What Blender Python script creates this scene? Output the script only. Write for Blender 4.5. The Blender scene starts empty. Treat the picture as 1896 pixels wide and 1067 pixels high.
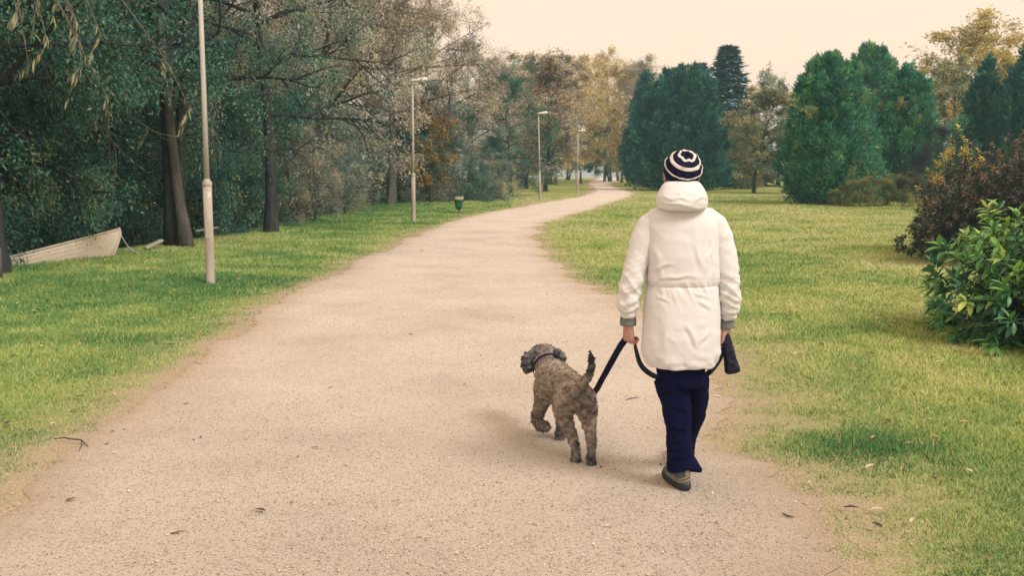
import bpy, math, random
import numpy as np
from mathutils import Vector, Matrix, noise as mnoise

R = math.radians
SC = bpy.context.scene
COL = SC.collection

# ------------------------------------------------------------------ camera, sky, sun
PITCH = math.atan((533.5 - 310) / 1843.0)
CP, SP = math.cos(PITCH), math.sin(PITCH)
EYE = 1.6
cam_d = bpy.data.cameras.new('camera')
cam_d.sensor_width = 36.0
cam_d.lens = 35.0
cam_d.clip_end = 6000
cam_d.clip_start = 0.05
cam = bpy.data.objects.new('camera', cam_d)
COL.objects.link(cam)
cam.location = (0, 0, EYE)
cam.rotation_euler = (R(90) - PITCH, 0, 0)
cam_d.dof.use_dof = True
cam_d.dof.focus_distance = 5.0
cam_d.dof.aperture_fstop = 5.6
SC.camera = cam
HAZE = 0.0013

SUN_TO = Vector((0.50, -0.50, 0.72)).normalized()
sun_el = math.asin(SUN_TO.z)
sun_az = math.atan2(SUN_TO.x, SUN_TO.y)
SKY_STRENGTH = 0.1
w = bpy.data.worlds.new('World')
SC.world = w
w.use_nodes = True
nt = w.node_tree
for n in list(nt.nodes):
    nt.nodes.remove(n)
out = nt.nodes.new('ShaderNodeOutputWorld')
bg = nt.nodes.new('ShaderNodeBackground')
bg.inputs['Strength'].default_value = SKY_STRENGTH
sky = nt.nodes.new('ShaderNodeTexSky')
sky.sky_type = 'NISHITA'
sky.sun_disc = False
sky.sun_elevation = sun_el
sky.sun_rotation = sun_az
mix = nt.nodes.new('ShaderNodeMix')
mix.data_type = 'RGBA'
tc = nt.nodes.new('ShaderNodeTexCoord')
mp = nt.nodes.new('ShaderNodeMapping')
mp.inputs['Scale'].default_value = (1.2, 1.2, 4.0)
nz = nt.nodes.new('ShaderNodeTexNoise')
nz.inputs['Scale'].default_value = 1.6
nz.inputs['Detail'].default_value = 4
cr = nt.nodes.new('ShaderNodeValToRGB')
cr.color_ramp.elements[0].position = 0.3
cr.color_ramp.elements[1].position = 0.7
cr.color_ramp.elements[0].color = (9.6, 7.1, 5.05, 1)
cr.color_ramp.elements[1].color = (10.3, 7.55, 5.5, 1)
nt.links.new(tc.outputs['Generated'], mp.inputs['Vector'])
nt.links.new(mp.outputs[0], nz.inputs['Vector'])
nt.links.new(nz.outputs['Fac'], cr.inputs['Fac'])
mix.inputs[0].default_value = 0.86
nt.links.new(sky.outputs[0], mix.inputs[6])
nt.links.new(cr.outputs[0], mix.inputs[7])
nt.links.new(mix.outputs[2], bg.inputs['Color'])
nt.links.new(bg.outputs[0], out.inputs['Surface'])

sun_d = bpy.data.lights.new('sun', 'SUN')
sun_d.energy = 1.9
sun_d.angle = R(22)
sun_d.color = (1.0, 0.965, 0.93)
sun = bpy.data.objects.new('sun', sun_d)
COL.objects.link(sun)
sun.location = (30, -15, 40)
sun.rotation_euler = SUN_TO.to_track_quat('Z', 'Y').to_euler()

SC.view_settings.view_transform = 'Standard'
SC.view_settings.look = 'None'
SC.view_settings.gamma = 1.0
SC.view_settings.exposure = 0.4
SC.view_settings.use_curve_mapping = False
SC.render.engine = 'CYCLES'
SC.cycles.use_denoising = True
SC.cycles.denoiser = "OPENIMAGEDENOISE"
SC.cycles.denoising_input_passes = "RGB_ALBEDO_NORMAL"
SC.cycles.denoising_prefilter = "NONE"
SC.cycles.use_adaptive_sampling = False
SC.cycles.max_bounces = 6
SC.cycles.diffuse_bounces = 3
SC.cycles.transmission_bounces = 3
SC.cycles.transparent_max_bounces = 4
SC.cycles.caustics_reflective = False
SC.cycles.caustics_refractive = False

# ------------------------------------------------------------------ coordinates
def ray(px, py):
    nx = (px - 948) / 1843.0
    ny = (533.5 - py) / 1843.0
    return nx, CP + ny * SP, -SP + ny * CP

def G(px, py, z=0.0):
    x, y, q = ray(px, py)
    t = (z - EYE) / q
    return Vector((x * t, y * t, z))

def P(px, py, Y):
    x, y, q = ray(px, py)
    t = Y / y
    return Vector((x * t, Y, EYE + q * t))

# ------------------------------------------------------------------ object helpers
def tag(o, label=None, cat=None, group=None, kind=None):
    if label: o['label'] = label
    if cat: o['category'] = cat
    if group: o['group'] = group
    if kind: o['kind'] = kind
    return o

def thing(name, label, cat, loc=(0, 0, 0), group=None, rz=0.0):
    o = bpy.data.objects.new(name, None)
    o.empty_display_size = 0.2
    COL.objects.link(o)
    o.location = loc
    o.rotation_euler = (0, 0, rz)
    return tag(o, label, cat, group)

def link(name, me, mats=None, parent=None, loc=None, smooth=None):
    o = bpy.data.objects.new(name, me)
    COL.objects.link(o)
    if mats is not None:
        if not isinstance(mats, (list, tuple)): mats = [mats]
        if len(me.materials) == 0:
            for m in mats: me.materials.append(m)
        else:
            for i, m in enumerate(mats):
                o.material_slots[i].link = 'OBJECT'
                o.material_slots[i].material = m
    if parent is not None:
        o.parent = parent
    if loc is not None: o.location = loc
    if smooth is not None:
        me.polygons.foreach_set('use_smooth', np.full(len(me.polygons), smooth, dtype=bool))
    return o

def qmesh(name, V, F, tint=None, smooth=False, mat_idx=None, attrs=None):
    """V (N,3); F (M,k) array of faces all with k corners, or list of such arrays"""
    if not isinstance(F, list): F = [F]
    F = [np.asarray(f, dtype=np.int32) for f in F if len(f)]
    V = np.asarray(V, dtype=np.float32)
    me = bpy.data.meshes.new(name)
    me.vertices.add(len(V))
    me.vertices.foreach_set('co', V.ravel())
    nl = sum(f.size for f in F)
    nf = sum(len(f) for f in F)
    me.loops.add(nl)
    me.loops.foreach_set('vertex_index', np.concatenate([f.ravel() for f in F]))
    me.polygons.add(nf)
    tot = np.concatenate([np.full(len(f), f.shape[1], dtype=np.int32) for f in F])
    st = np.concatenate([[0], np.cumsum(tot)[:-1]]).astype(np.int32)
    me.polygons.foreach_set('loop_start', st)
    me.polygons.foreach_set('use_smooth', np.full(nf, smooth, dtype=bool))
    if mat_idx is not None:
        me.polygons.foreach_set('material_index', np.asarray(mat_idx, dtype=np.int32))
    if tint is not None:
        attrs = dict(attrs or {}); attrs['tint'] = tint
    for k, v in (attrs or {}).items():
        a = me.attributes.new(k, 'FLOAT', 'POINT')
        a.data.foreach_set('value', np.asarray(v, dtype=np.float32))
    me.update(calc_edges=True)
    return me

class MB:
    """collects shapes into one mesh"""
    def __init__(s):
        s.v = []; s.f = []
    def add(s, vs, fs):
        b = len(s.v)
        s.v.extend([tuple(p) for p in vs])
        s.f.extend([tuple(i + b for i in f) for f in fs])
        return s
    def loft(s, rings, n=16, cap=True, pw=2.0):
        """rings: (center, ax, ay) with ax, ay half-axis vectors"""
        vs = []
        for c, ax, ay in rings:
            c = Vector(c); ax = Vector(ax); ay = Vector(ay)
            for i in range(n):
                a = 2 * math.pi * i / n
                ca, sa = math.cos(a), math.sin(a)
                e = 2.0 / pw
                ca = math.copysign(abs(ca) ** e, ca); sa = math.copysign(abs(sa) ** e, sa)
                vs.append(c + ax * ca + ay * sa)
        fs = []
        for k in range(len(rings) - 1):
            for i in range(n):
                j = (i + 1) % n
                fs.append((k * n + i, k * n + j, (k + 1) * n + j, (k + 1) * n + i))
        if cap:
            fs.append(tuple(reversed(range(n))))
            fs.append(tuple((len(rings) - 1) * n + i for i in range(n)))
        return s.add(vs, fs)
    def tube(s, pts, rad, n=10, round_ends=False, flat=None):
        pts = [Vector(p) for p in pts]
        if not hasattr(rad, '__len__'): rad = [rad] * len(pts)
        rad = list(rad)
        if round_ends:
            d0 = (pts[0] - pts[1]).normalized(); d1 = (pts[-1] - pts[-2]).normalized()
            r0, r1 = rad[0], rad[-1]
            pre = [(pts[0] + d0 * r0 * math.sin(a), r0 * math.cos(a)) for a in (1.45, 1.05, 0.55)]
            post = [(pts[-1] + d1 * r1 * math.sin(a), r1 * math.cos(a)) for a in (0.55, 1.05, 1.45)]
            pts = [p for p, _ in pre] + pts + [p for p, _ in post]
            rad = [r for _, r in pre] + rad + [r for _, r in post]
        t0 = (pts[1] - pts[0]).normalized()
        up = Vector((0, 0, 1)) if abs(t0.z) < 0.9 else Vector((0, 1, 0))
        ax = t0.cross(up).normalized()
        rings = []
        for i, p in enumerate(pts):
            if i == 0: t = t0
            elif i == len(pts) - 1: t = (pts[i] - pts[i - 1])
            else: t = (pts[i + 1] - pts[i - 1])
            if t.length < 1e-9: t = t0
            t = t.normalized()
            ax = (ax - t * ax.dot(t))
            if ax.length < 1e-6: ax = t.orthogonal()
            ax.normalize()
            ay = t.cross(ax)
            rings.append((p, ax * rad[i], ay * rad[i]))
        return s.loft(rings, n)
    def box(s, c, h, rot=None):
        c = Vector(c); vs = []
        for x in (-1, 1):
            for y in (-1, 1):
                for z in (-1, 1):
                    v = Vector((x * h[0], y * h[1], z * h[2]))
                    if rot is not None: v = rot @ v
                    vs.append(c + v)
        return s.add(vs, [(0, 1, 3, 2), (4, 6, 7, 5), (0, 4, 5, 1), (2, 3, 7, 6), (0, 2, 6, 4), (1, 5, 7, 3)])
    def lathe(s, prof, n=24, M=None):
        """prof: (r, z)"""
        vs = []
        for r, z in prof:
            for i in range(n):
                a = 2 * math.pi * i / n
                v = Vector((r * math.cos(a), r * math.sin(a), z))
                vs.append(M @ v if M else v)
        fs = []
        for k in range(len(prof) - 1):
            for i in range(n):
                j = (i + 1) % n
                fs.append((k * n + i, k * n + j, (k + 1) * n + j, (k + 1) * n + i))
        return s.add(vs, fs)
    def ribbon(s, pts, wid, th=0.003):
        """pts list, wid list of half width vectors: a flat strap with thickness"""
        n = len(pts); vs = []
        for i in range(n):
            p = Vector(pts[i]); wv = Vector(wid[i])
            t = (Vector(pts[min(i + 1, n - 1)]) - Vector(pts[max(i - 1, 0)])).normalized()
            nn = t.cross(wv).normalized() * th * 0.5
            vs += [p - wv - nn, p + wv - nn, p + wv + nn, p - wv + nn]
        fs = []
        for k in range(n - 1):
            for i in range(4):
                j = (i + 1) % 4
                fs.append((k * 4 + i, k * 4 + j, k * 4 + 4 + j, k * 4 + 4 + i))
        fs.append((3, 2, 1, 0)); b = (n - 1) * 4
        fs.append((b, b + 1, b + 2, b + 3))
        return s.add(vs, fs)
    def mesh(s, name='mesh', smooth=True):
        me = bpy.data.meshes.new(name)
        me.from_pydata([tuple(v) for v in s.v], [], s.f)
        me.polygons.foreach_set('use_smooth', np.full(len(me.polygons), smooth, dtype=bool))
        me.update()
        return me
    def build(s, name, mat, parent=None, smooth=True, bevel=0):
        o = link(name, s.mesh(name, smooth), mat, parent)
        if bevel:
            b = o.modifiers.new('bevel', 'BEVEL'); b.width = bevel; b.segments = 2; b.limit_method = 'ANGLE'
        return o

def evaluated(o):
    dg = bpy.context.evaluated_depsgraph_get()
    dg.update()
    me = bpy.data.meshes.new_from_object(o.evaluated_get(dg))
    bpy.data.objects.remove(o)
    return me

def fuse(mb, name, voxel=0.01, smooth=4, factor=0.5):
    o = bpy.data.objects.new('fusing', mb.mesh('fusing'))
    COL.objects.link(o)
    m = o.modifiers.new('r', 'REMESH'); m.mode = 'VOXEL'; m.voxel_size = voxel; m.use_smooth_shade = True
    if smooth:
        m2 = o.modifiers.new('s', 'SMOOTH'); m2.factor = factor; m2.iterations = smooth
    me = evaluated(o)
    me.name = name
    return me

def get_co(me):
    a = np.empty(len(me.vertices) * 3, dtype=np.float32)
    me.vertices.foreach_get('co', a)
    return a.reshape(-1, 3).astype(np.float64)

def get_no(me):
    a = np.empty(len(me.vertices) * 3, dtype=np.float32)
    me.vertices.foreach_get('normal', a)
    return a.reshape(-1, 3).astype(np.float64)

def set_co(me, V):
    me.vertices.foreach_set('co', np.asarray(V, dtype=np.float32).ravel())
    me.update()

def hash3(i, j, k, seed=0):
    h = (i * 374761393 + j * 668265263 + k * 2147483647 + seed * 974711) & 0xFFFFFFFF
    h = ((h ^ (h >> 13)) * 1274126177) & 0xFFFFFFFF
    h = h ^ (h >> 16)
    return (h & 0xFFFFFF) / float(0xFFFFFF)

def vnoise(Pt, seed=0):
    """value noise 0..1, vectorised"""
    Pt = np.asarray(Pt, dtype=np.float64)
    f = np.floor(Pt).astype(np.int64)
    u = Pt - f
    u = u * u * (3 - 2 * u)
    r = 0
    for dx in (0, 1):
        for dy in (0, 1):
            for dz in (0, 1):
                wgt = (u[:, 0] if dx else 1 - u[:, 0]) * (u[:, 1] if dy else 1 - u[:, 1]) * (u[:, 2] if dz else 1 - u[:, 2])
                r = r + wgt * hash3(f[:, 0] + dx, f[:, 1] + dy, f[:, 2] + dz, seed)
    return r

def fbm(Pt, oct=3, seed=0):
    a, s, t = 1.0, 0.0, 0.0
    Pt = np.asarray(Pt, dtype=np.float64)
    for o in range(oct):
        s = s + a * vnoise(Pt * (2 ** o), seed + o); t += a; a *= 0.5
    return s / t

def sstep(a, b, x):
    t = np.clip((np.asarray(x, dtype=float) - a) / (b - a), 0, 1)
    return t * t * (3 - 2 * t)

# ------------------------------------------------------------------ materials
MATS = {}
def newmat(name):
    m = bpy.data.materials.new(name); m.use_nodes = True
    for n in list(m.node_tree.nodes): m.node_tree.nodes.remove(n)
    o = m.node_tree.nodes.new('ShaderNodeOutputMaterial')
    b = m.node_tree.nodes.new('ShaderNodeBsdfPrincipled')
    m.node_tree.links.new(b.outputs[0], o.inputs['Surface'])
    MATS[name] = m
    return m, m.node_tree, b, o

def ramp(nt, stops):
    c = nt.nodes.new('ShaderNodeValToRGB')
    e = c.color_ramp.elements
    while len(e) > 1: e.remove(e[-1])
    e[0].position = stops[0][0]; e[0].color = (*stops[0][1], 1)
    for p, col in stops[1:]:
        x = e.new(p); x.color = (*col, 1)
    return c

def noise_node(nt, scale, detail=4, rough=0.55, coord='Object', stretch=None):
    t = nt.nodes.new('ShaderNodeTexCoord')
    n = nt.nodes.new('ShaderNodeTexNoise')
    n.inputs['Scale'].default_value = scale
    n.inputs['Detail'].default_value = detail
    n.inputs['Roughness'].default_value = rough
    if stretch:
        m = nt.nodes.new('ShaderNodeMapping'); m.inputs['Scale'].default_value = stretch
        nt.links.new(t.outputs[coord], m.inputs['Vector']); nt.links.new(m.outputs[0], n.inputs['Vector'])
    else:
        nt.links.new(t.outputs[coord], n.inputs['Vector'])
    return n

def surf(name, c1, c2=None, scale=8, rough=0.7, bump=0.0, bscale=None, bdist=0.01, spec=0.3, stretch=None, sheen=0, metal=0, detail=5):
    m, nt, b, o = newmat(name)
    c2 = c2 or c1
    n = noise_node(nt, scale, detail, 0.6, stretch=stretch)
    r = ramp(nt, [(0.32, c1), (0.68, c2)])
    nt.links.new(n.outputs['Fac'], r.inputs['Fac'])
    nt.links.new(r.outputs[0], b.inputs['Base Color'])
    b.inputs['Roughness'].default_value = rough
    b.inputs['Specular IOR Level'].default_value = spec
    b.inputs['Metallic'].default_value = metal
    if sheen: b.inputs['Sheen Weight'].default_value = sheen
    if bump:
        n2 = noise_node(nt, bscale or scale * 6, 4, 0.6, stretch=stretch)
        bp = nt.nodes.new('ShaderNodeBump'); bp.inputs['Strength'].default_value = bump
        bp.inputs['Distance'].default_value = bdist
        nt.links.new(n2.outputs['Fac'], bp.inputs['Height'])
        nt.links.new(bp.outputs[0], b.inputs['Normal'])
    return m

def leafmat(name, stops, rough=0.55, trans=0.25, spec=0.25, patch=0.35, pscale=0.6):
    """leaf colour: per-leaf tint attribute plus soft patches through the crown"""
    m, nt, b, o = newmat(name)
    a = nt.nodes.new('ShaderNodeAttribute'); a.attribute_name = 'tint'
    n = noise_node(nt, pscale, 2, 0.5)
    oi = nt.nodes.new('ShaderNodeObjectInfo')
    m1 = nt.nodes.new('ShaderNodeMath'); m1.operation = 'MULTIPLY_ADD'
    nt.links.new(n.outputs['Fac'], m1.inputs[0]); m1.inputs[1].default_value = patch * 2; m1.inputs[2].default_value = -patch
    m2 = nt.nodes.new('ShaderNodeMath'); m2.operation = 'ADD'
    nt.links.new(a.outputs['Fac'], m2.inputs[0]); nt.links.new(m1.outputs[0], m2.inputs[1])
    r = ramp(nt, stops)
    nt.links.new(m2.outputs[0], r.inputs['Fac'])
    nt.links.new(r.outputs[0], b.inputs['Base Color'])
    b.inputs['Roughness'].default_value = rough
    b.inputs['Specular IOR Level'].default_value = spec
    if trans:
        t = nt.nodes.new('ShaderNodeBsdfTranslucent')
        nt.links.new(r.outputs[0], t.inputs['Color'])
        mx = nt.nodes.new('ShaderNodeMixShader'); mx.inputs[0].default_value = trans
        nt.links.new(b.outputs[0], mx.inputs[1]); nt.links.new(t.outputs[0], mx.inputs[2])
        nt.links.new(mx.outputs[0], o.inputs['Surface'])
    return m

M_bark_dark = surf('dark_bark', (0.03, 0.035, 0.04), (0.075, 0.075, 0.075), 9, 0.9, 0.9, 30, 0.03, 0.1, (1, 1, 0.25))
M_bark_grey = surf('grey_bark', (0.07, 0.065, 0.06), (0.15, 0.135, 0.12), 9, 0.9, 0.8, 30, 0.02, 0.1, (1, 1, 0.3))

M_leaf_dark = leafmat('dark_leaf', [(0.0, (0.036, 0.111, 0.116)), (0.45, (0.069, 0.206, 0.165)), (0.8, (0.157, 0.308, 0.193)), (1.0, (0.448, 0.440, 0.193))])
M_leaf_olive = leafmat('olive_leaf', [(0.0, (0.095, 0.214, 0.232)), (0.4, (0.236, 0.346, 0.294)), (0.75, (0.532, 0.492, 0.378)), (1.0, (0.780, 0.780, 0.462))])
M_leaf_brown = leafmat('brown_leaf', [(0.0, (0.155, 0.202, 0.197)), (0.4, (0.393, 0.360, 0.299)), (0.75, (0.673, 0.534, 0.411)), (1.0, (0.752, 0.780, 0.444))])
M_leaf_tan = leafmat('tan_leaf', [(0.0, (0.312, 0.278, 0.164)), (0.4, (0.718, 0.499, 0.246)), (0.75, (0.718, 0.691, 0.328)), (1.0, (0.718, 0.741, 0.381))])
M_leaf_orange = leafmat('orange_leaf', [(0.0, (0.12, 0.13, 0.075)), (0.40, (0.25, 0.20, 0.10)), (0.68, (0.48, 0.28, 0.09)), (1.0, (0.64, 0.44, 0.12))])
M_leaf_red = leafmat('red_leaf', [(0.0, (0.078, 0.091, 0.056)), (0.35, (0.260, 0.117, 0.070)), (0.75, (0.468, 0.143, 0.084)), (1.0, (0.546, 0.286, 0.084))])
M_leaf_yellow = leafmat('yellow_leaf', [(0.0, (0.217, 0.212, 0.076)), (0.4, (0.466, 0.382, 0.113)), (0.75, (0.698, 0.539, 0.140)), (1.0, (0.780, 0.680, 0.177))])
M_needle_dark = leafmat('dark_needles', [(0.0, (0.017, 0.085, 0.090)), (0.5, (0.037, 0.180, 0.141)), (0.85, (0.076, 0.262, 0.176)), (1.0, (0.338, 0.276, 0.139))], 0.6, 0.12, 0.2, 0.3, 0.8)
M_needle_green = leafmat('green_needles', [(0.0, (0.030, 0.136, 0.109)), (0.45, (0.070, 0.275, 0.174)), (0.8, (0.148, 0.404, 0.203)), (1.0, (0.546, 0.418, 0.163))], 0.6, 0.12, 0.2, 0.35, 0.7)
M_needle_blue = leafmat('blue_needles', [(0.0, (0.030, 0.090, 0.132)), (0.5, (0.068, 0.171, 0.220)), (1.0, (0.165, 0.288, 0.330))], 0.6, 0.1, 0.2, 0.3, 0.8)
M_needle_rust = leafmat('rusty_needles', [(0.0, (0.096, 0.179, 0.114)), (0.4, (0.211, 0.298, 0.170)), (0.7, (0.459, 0.382, 0.194)), (1.0, (0.689, 0.549, 0.251))], 0.6, 0.15, 0.2, 0.5, 0.8)
M_leaf_willow = leafmat('willow_leaf', [(0.0, (0.072, 0.111, 0.078)), (0.5, (0.192, 0.221, 0.130)), (1.0, (0.432, 0.403, 0.208))], 0.5, 0.25, 0.4)
M_leaf_laurel = leafmat('glossy_leaf', [(0.0, (0.026, 0.132, 0.080)), (0.35, (0.097, 0.276, 0.097)), (0.7, (0.261, 0.463, 0.114)), (0.9, (0.608, 0.704, 0.150)), (1.0, (0.780, 0.780, 0.229))], 0.38, 0.2, 0.45, 0.25, 1.5)
M_leaf_barberry = leafmat('purple_leaf', [(0.0, (0.030, 0.065, 0.062)), (0.35, (0.085, 0.100, 0.088)), (0.65, (0.145, 0.130, 0.105)), (0.88, (0.27, 0.175, 0.120)), (1.0, (0.44, 0.25, 0.13))], 0.5, 0.2, 0.35, 0.35, 1.2)
M_leaf_plum = leafmat('plum_leaf', [(0.0, (0.012, 0.012, 0.035)), (0.6, (0.028, 0.026, 0.055)), (1.0, (0.07, 0.05, 0.06))], 0.6, 0.1)
M_leaf_meadow = leafmat('pale_shrub_leaf', [(0.0, (0.090, 0.144, 0.056)), (0.5, (0.285, 0.304, 0.105)), (1.0, (0.600, 0.512, 0.210))])

# ground and path
def ground_material():
    m, nt, b, o = newmat('lawn')
    L = nt.links
    n1 = noise_node(nt, 0.35, 5, 0.6); n2 = noise_node(nt, 9.0, 5, 0.7); n3 = noise_node(nt, 70.0, 3, 0.7)
    a = nt.nodes.new('ShaderNodeAttribute'); a.attribute_name = 'wear'
    sh = nt.nodes.new('ShaderNodeAttribute'); sh.attribute_name = 'wood'
    s1 = nt.nodes.new('ShaderNodeMath'); s1.operation = 'MULTIPLY_ADD'
    L.new(n2.outputs['Fac'], s1.inputs[0]); s1.inputs[1].default_value = 0.5; L.new(n1.outputs['Fac'], s1.inputs[2])
    s2 = nt.nodes.new('ShaderNodeMath'); s2.operation = 'MULTIPLY_ADD'
    L.new(n3.outputs['Fac'], s2.inputs[0]); s2.inputs[1].default_value = 0.45; L.new(s1.outputs[0], s2.inputs[2])
    r = ramp(nt, [(0.55, (0.11, 0.19, 0.06)), (0.85, (0.22, 0.29, 0.085)), (1.05, (0.36, 0.37, 0.11)), (1.25, (0.48, 0.44, 0.17))])
    # ramp input is scaled into 0..1
    dv = nt.nodes.new('ShaderNodeMath'); dv.operation = 'MULTIPLY'; dv.inputs[1].default_value = 0.62
    L.new(s2.outputs[0], dv.inputs[0])
    for e in r.color_ramp.elements: pass
    L.new(dv.outputs[0], r.inputs['Fac'])
    els = r.color_ramp.elements
    for e, p in zip(els, (0.36, 0.55, 0.68, 0.82)): e.position = p
    dirt = ramp(nt, [(0.3, (0.26, 0.21, 0.145)), (0.55, (0.49, 0.395, 0.28)), (0.75, (0.66, 0.55, 0.41))])
    L.new(n3.outputs['Fac'], dirt.inputs['Fac'])
    wm = nt.nodes.new('ShaderNodeMath'); wm.operation = 'MULTIPLY_ADD'; wm.use_clamp = True
    L.new(n2.outputs['Fac'], wm.inputs[0]); wm.inputs[1].default_value = 0.9
    wa = nt.nodes.new('ShaderNodeMath'); wa.operation = 'MULTIPLY_ADD'
    L.new(a.outputs['Fac'], wa.inputs[0]); wa.inputs[1].default_value = 1.5; wa.inputs[2].default_value = -0.72
    L.new(wa.outputs[0], wm.inputs[2])
    mx = nt.nodes.new('ShaderNodeMix'); mx.data_type = 'RGBA'
    L.new(wm.outputs[0], mx.inputs[0]); L.new(r.outputs[0], mx.inputs[6]); L.new(dirt.outputs[0], mx.inputs[7])
    mx2 = nt.nodes.new('ShaderNodeMix'); mx2.data_type = 'RGBA'
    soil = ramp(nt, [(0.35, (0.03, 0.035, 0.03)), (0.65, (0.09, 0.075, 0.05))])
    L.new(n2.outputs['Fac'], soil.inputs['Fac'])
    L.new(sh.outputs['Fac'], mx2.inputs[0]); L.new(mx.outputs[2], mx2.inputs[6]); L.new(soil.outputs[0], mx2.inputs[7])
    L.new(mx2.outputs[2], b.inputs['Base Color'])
    b.inputs['Roughness'].default_value = 0.95
    b.inputs['Specular IOR Level'].default_value = 0.1
    bp = nt.nodes.new('ShaderNodeBump'); bp.inputs['Strength'].default_value = 0.6; bp.inputs['Distance'].default_value = 0.03
    L.new(n3.outputs['Fac'], bp.inputs['Height']); L.new(bp.outputs[0], b.inputs['Normal'])
    return m
M_lawn = ground_material()

def path_material():
    m, nt, b, o = newmat('gravel_path')
    L = nt.links
    n1 = noise_node(nt, 0.8, 5, 0.6); n2 = noise_node(nt, 90.0, 6, 0.75); n4 = noise_node(nt, 26.0, 4, 0.7)
    tc = nt.nodes.new('ShaderNodeTexCoord')
    vo = nt.nodes.new('ShaderNodeTexVoronoi'); vo.inputs['Scale'].default_value = 120
    L.new(tc.outputs['Object'], vo.inputs['Vector'])
    base = ramp(nt, [(0.30, (0.51, 0.455, 0.395)), (0.5, (0.755, 0.67, 0.575)), (0.70, (0.86, 0.77, 0.665))])
    s = nt.nodes.new('ShaderNodeMath'); s.operation = 'MULTIPLY_ADD'
    L.new(n1.outputs['Fac'], s.inputs[0]); s.inputs[1].default_value = 0.5
    s0 = nt.nodes.new('ShaderNodeMath'); s0.operation = 'MULTIPLY'; s0.inputs[1].default_value = 0.5
    L.new(n2.outputs['Fac'], s0.inputs[0]); L.new(s0.outputs[0], s.inputs[2])
    L.new(s.outputs[0], base.inputs['Fac'])
    # single darker and greyer grains
    g = ramp(nt, [(0.0, (0.24, 0.21, 0.19)), (0.15, (0.52, 0.48, 0.45)), (0.27, (1, 1, 1)), (0.93, (1, 1, 1)), (1.0, (1.2, 1.18, 1.12))])
    L.new(vo.outputs['Color'], g.inputs['Fac'])
    mu = nt.nodes.new('ShaderNodeMix'); mu.data_type = 'RGBA'; mu.blend_type = 'MULTIPLY'; mu.inputs[0].default_value = 0.9
    L.new(base.outputs[0], mu.inputs[6]); L.new(g.outputs[0], mu.inputs[7])
    # damp / dirty verge
    a = nt.nodes.new('ShaderNodeAttribute'); a.attribute_name = 'edge'
    ed = ramp(nt, [(0.3, (0.42, 0.34, 0.245)), (0.7, (0.70, 0.575, 0.43))])
    L.new(n2.outputs['Fac'], ed.inputs['Fac'])
    em = nt.nodes.new('ShaderNodeMath'); em.operation = 'MULTIPLY_ADD'; em.use_clamp = True
    L.new(n4.outputs['Fac'], em.inputs[0]); em.inputs[1].default_value = 0.9
    ea = nt.nodes.new('ShaderNodeMath'); ea.operation = 'MULTIPLY_ADD'
    L.new(a.outputs['Fac'], ea.inputs[0]); ea.inputs[1].default_value = 1.2; ea.inputs[2].default_value = -0.62
    L.new(ea.outputs[0], em.inputs[2])
    mx = nt.nodes.new('ShaderNodeMix'); mx.data_type = 'RGBA'
    L.new(em.outputs[0], mx.inputs[0]); L.new(mu.outputs[2], mx.inputs[6]); L.new(ed.outputs[0], mx.inputs[7])
    L.new(mx.outputs[2], b.inputs['Base Color'])
    b.inputs['Roughness'].default_value = 0.95; b.inputs['Specular IOR Level'].default_value = 0.1
    bp = nt.nodes.new('ShaderNodeBump'); bp.inputs['Strength'].default_value = 1.0; bp.inputs['Distance'].default_value = 0.02
    L.new(n2.outputs['Fac'], bp.inputs['Height']); L.new(bp.outputs[0], b.inputs['Normal'])
    return m
M_path = path_material()

def leaning_normals(m, up):
    nt = m.node_tree
    g = nt.nodes.new('ShaderNodeNewGeometry')
    v = nt.nodes.new('ShaderNodeVectorMath'); v.operation = 'ADD'; v.inputs[1].default_value = (0, 0, up)
    nrm = nt.nodes.new('ShaderNodeVectorMath'); nrm.operation = 'NORMALIZE'
    nt.links.new(g.outputs['Normal'], v.inputs[0]); nt.links.new(v.outputs[0], nrm.inputs[0])
    for n in nt.nodes:
        if n.bl_idname in ('ShaderNodeBsdfPrincipled', 'ShaderNodeBsdfTranslucent'): nt.links.new(nrm.outputs[0], n.inputs['Normal'])

M_grass = leafmat('grass_blade', [(0.0, (0.068, 0.221, 0.071)), (0.30, (0.157, 0.327, 0.093)), (0.58, (0.324, 0.477, 0.137)), (0.80, (0.544, 0.606, 0.197)), (1.0, (0.690, 0.676, 0.350))], 0.6, 0.3, 0.2, 0.28, 0.45)
leaning_normals(M_grass, 1.0)
M_stone = leafmat('gravel_stone', [(0.0, (0.225, 0.195, 0.171)), (0.5, (0.529, 0.414, 0.293)), (1.0, (0.765, 0.650, 0.512))], 0.9, 0, 0.15, 0.1, 1.0)

# things
M_galv = surf('painted_pole', (0.42, 0.40, 0.36), (0.52, 0.49, 0.44), 3, 0.55, 0.1, 60, 0.002, 0.4, (1, 1, 0.3))
M_galv2 = surf('weathered_pole', (0.33, 0.285, 0.25), (0.54, 0.465, 0.40), 9, 0.6, 0.15, 40, 0.003, 0.3, (1, 1, 0.2))
M_lampwhite = surf('lamp_housing', (0.66, 0.64, 0.60), (0.74, 0.72, 0.68), 6, 0.4, 0, spec=0.5)
M_lampglass = surf('lamp_bowl', (0.22, 0.26, 0.20), (0.28, 0.31, 0.25), 5, 0.2, 0, spec=0.6)
M_bin = surf('green_bin', (0.012, 0.10, 0.06), (0.02, 0.14, 0.085), 6, 0.45, 0, spec=0.5)
M_sign = surf('yellow_sign', (0.62, 0.52, 0.16), (0.70, 0.60, 0.24), 30, 0.5)
M_signpale = surf('pale_lid', (0.50, 0.50, 0.40), (0.58, 0.56, 0.45), 8, 0.5)
M_hull = surf('boat_paint', (0.62, 0.53, 0.43), (0.74, 0.65, 0.54), 5, 0.6, 0.1, 30, 0.004, 0.3, (1, 1, 4))
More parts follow.
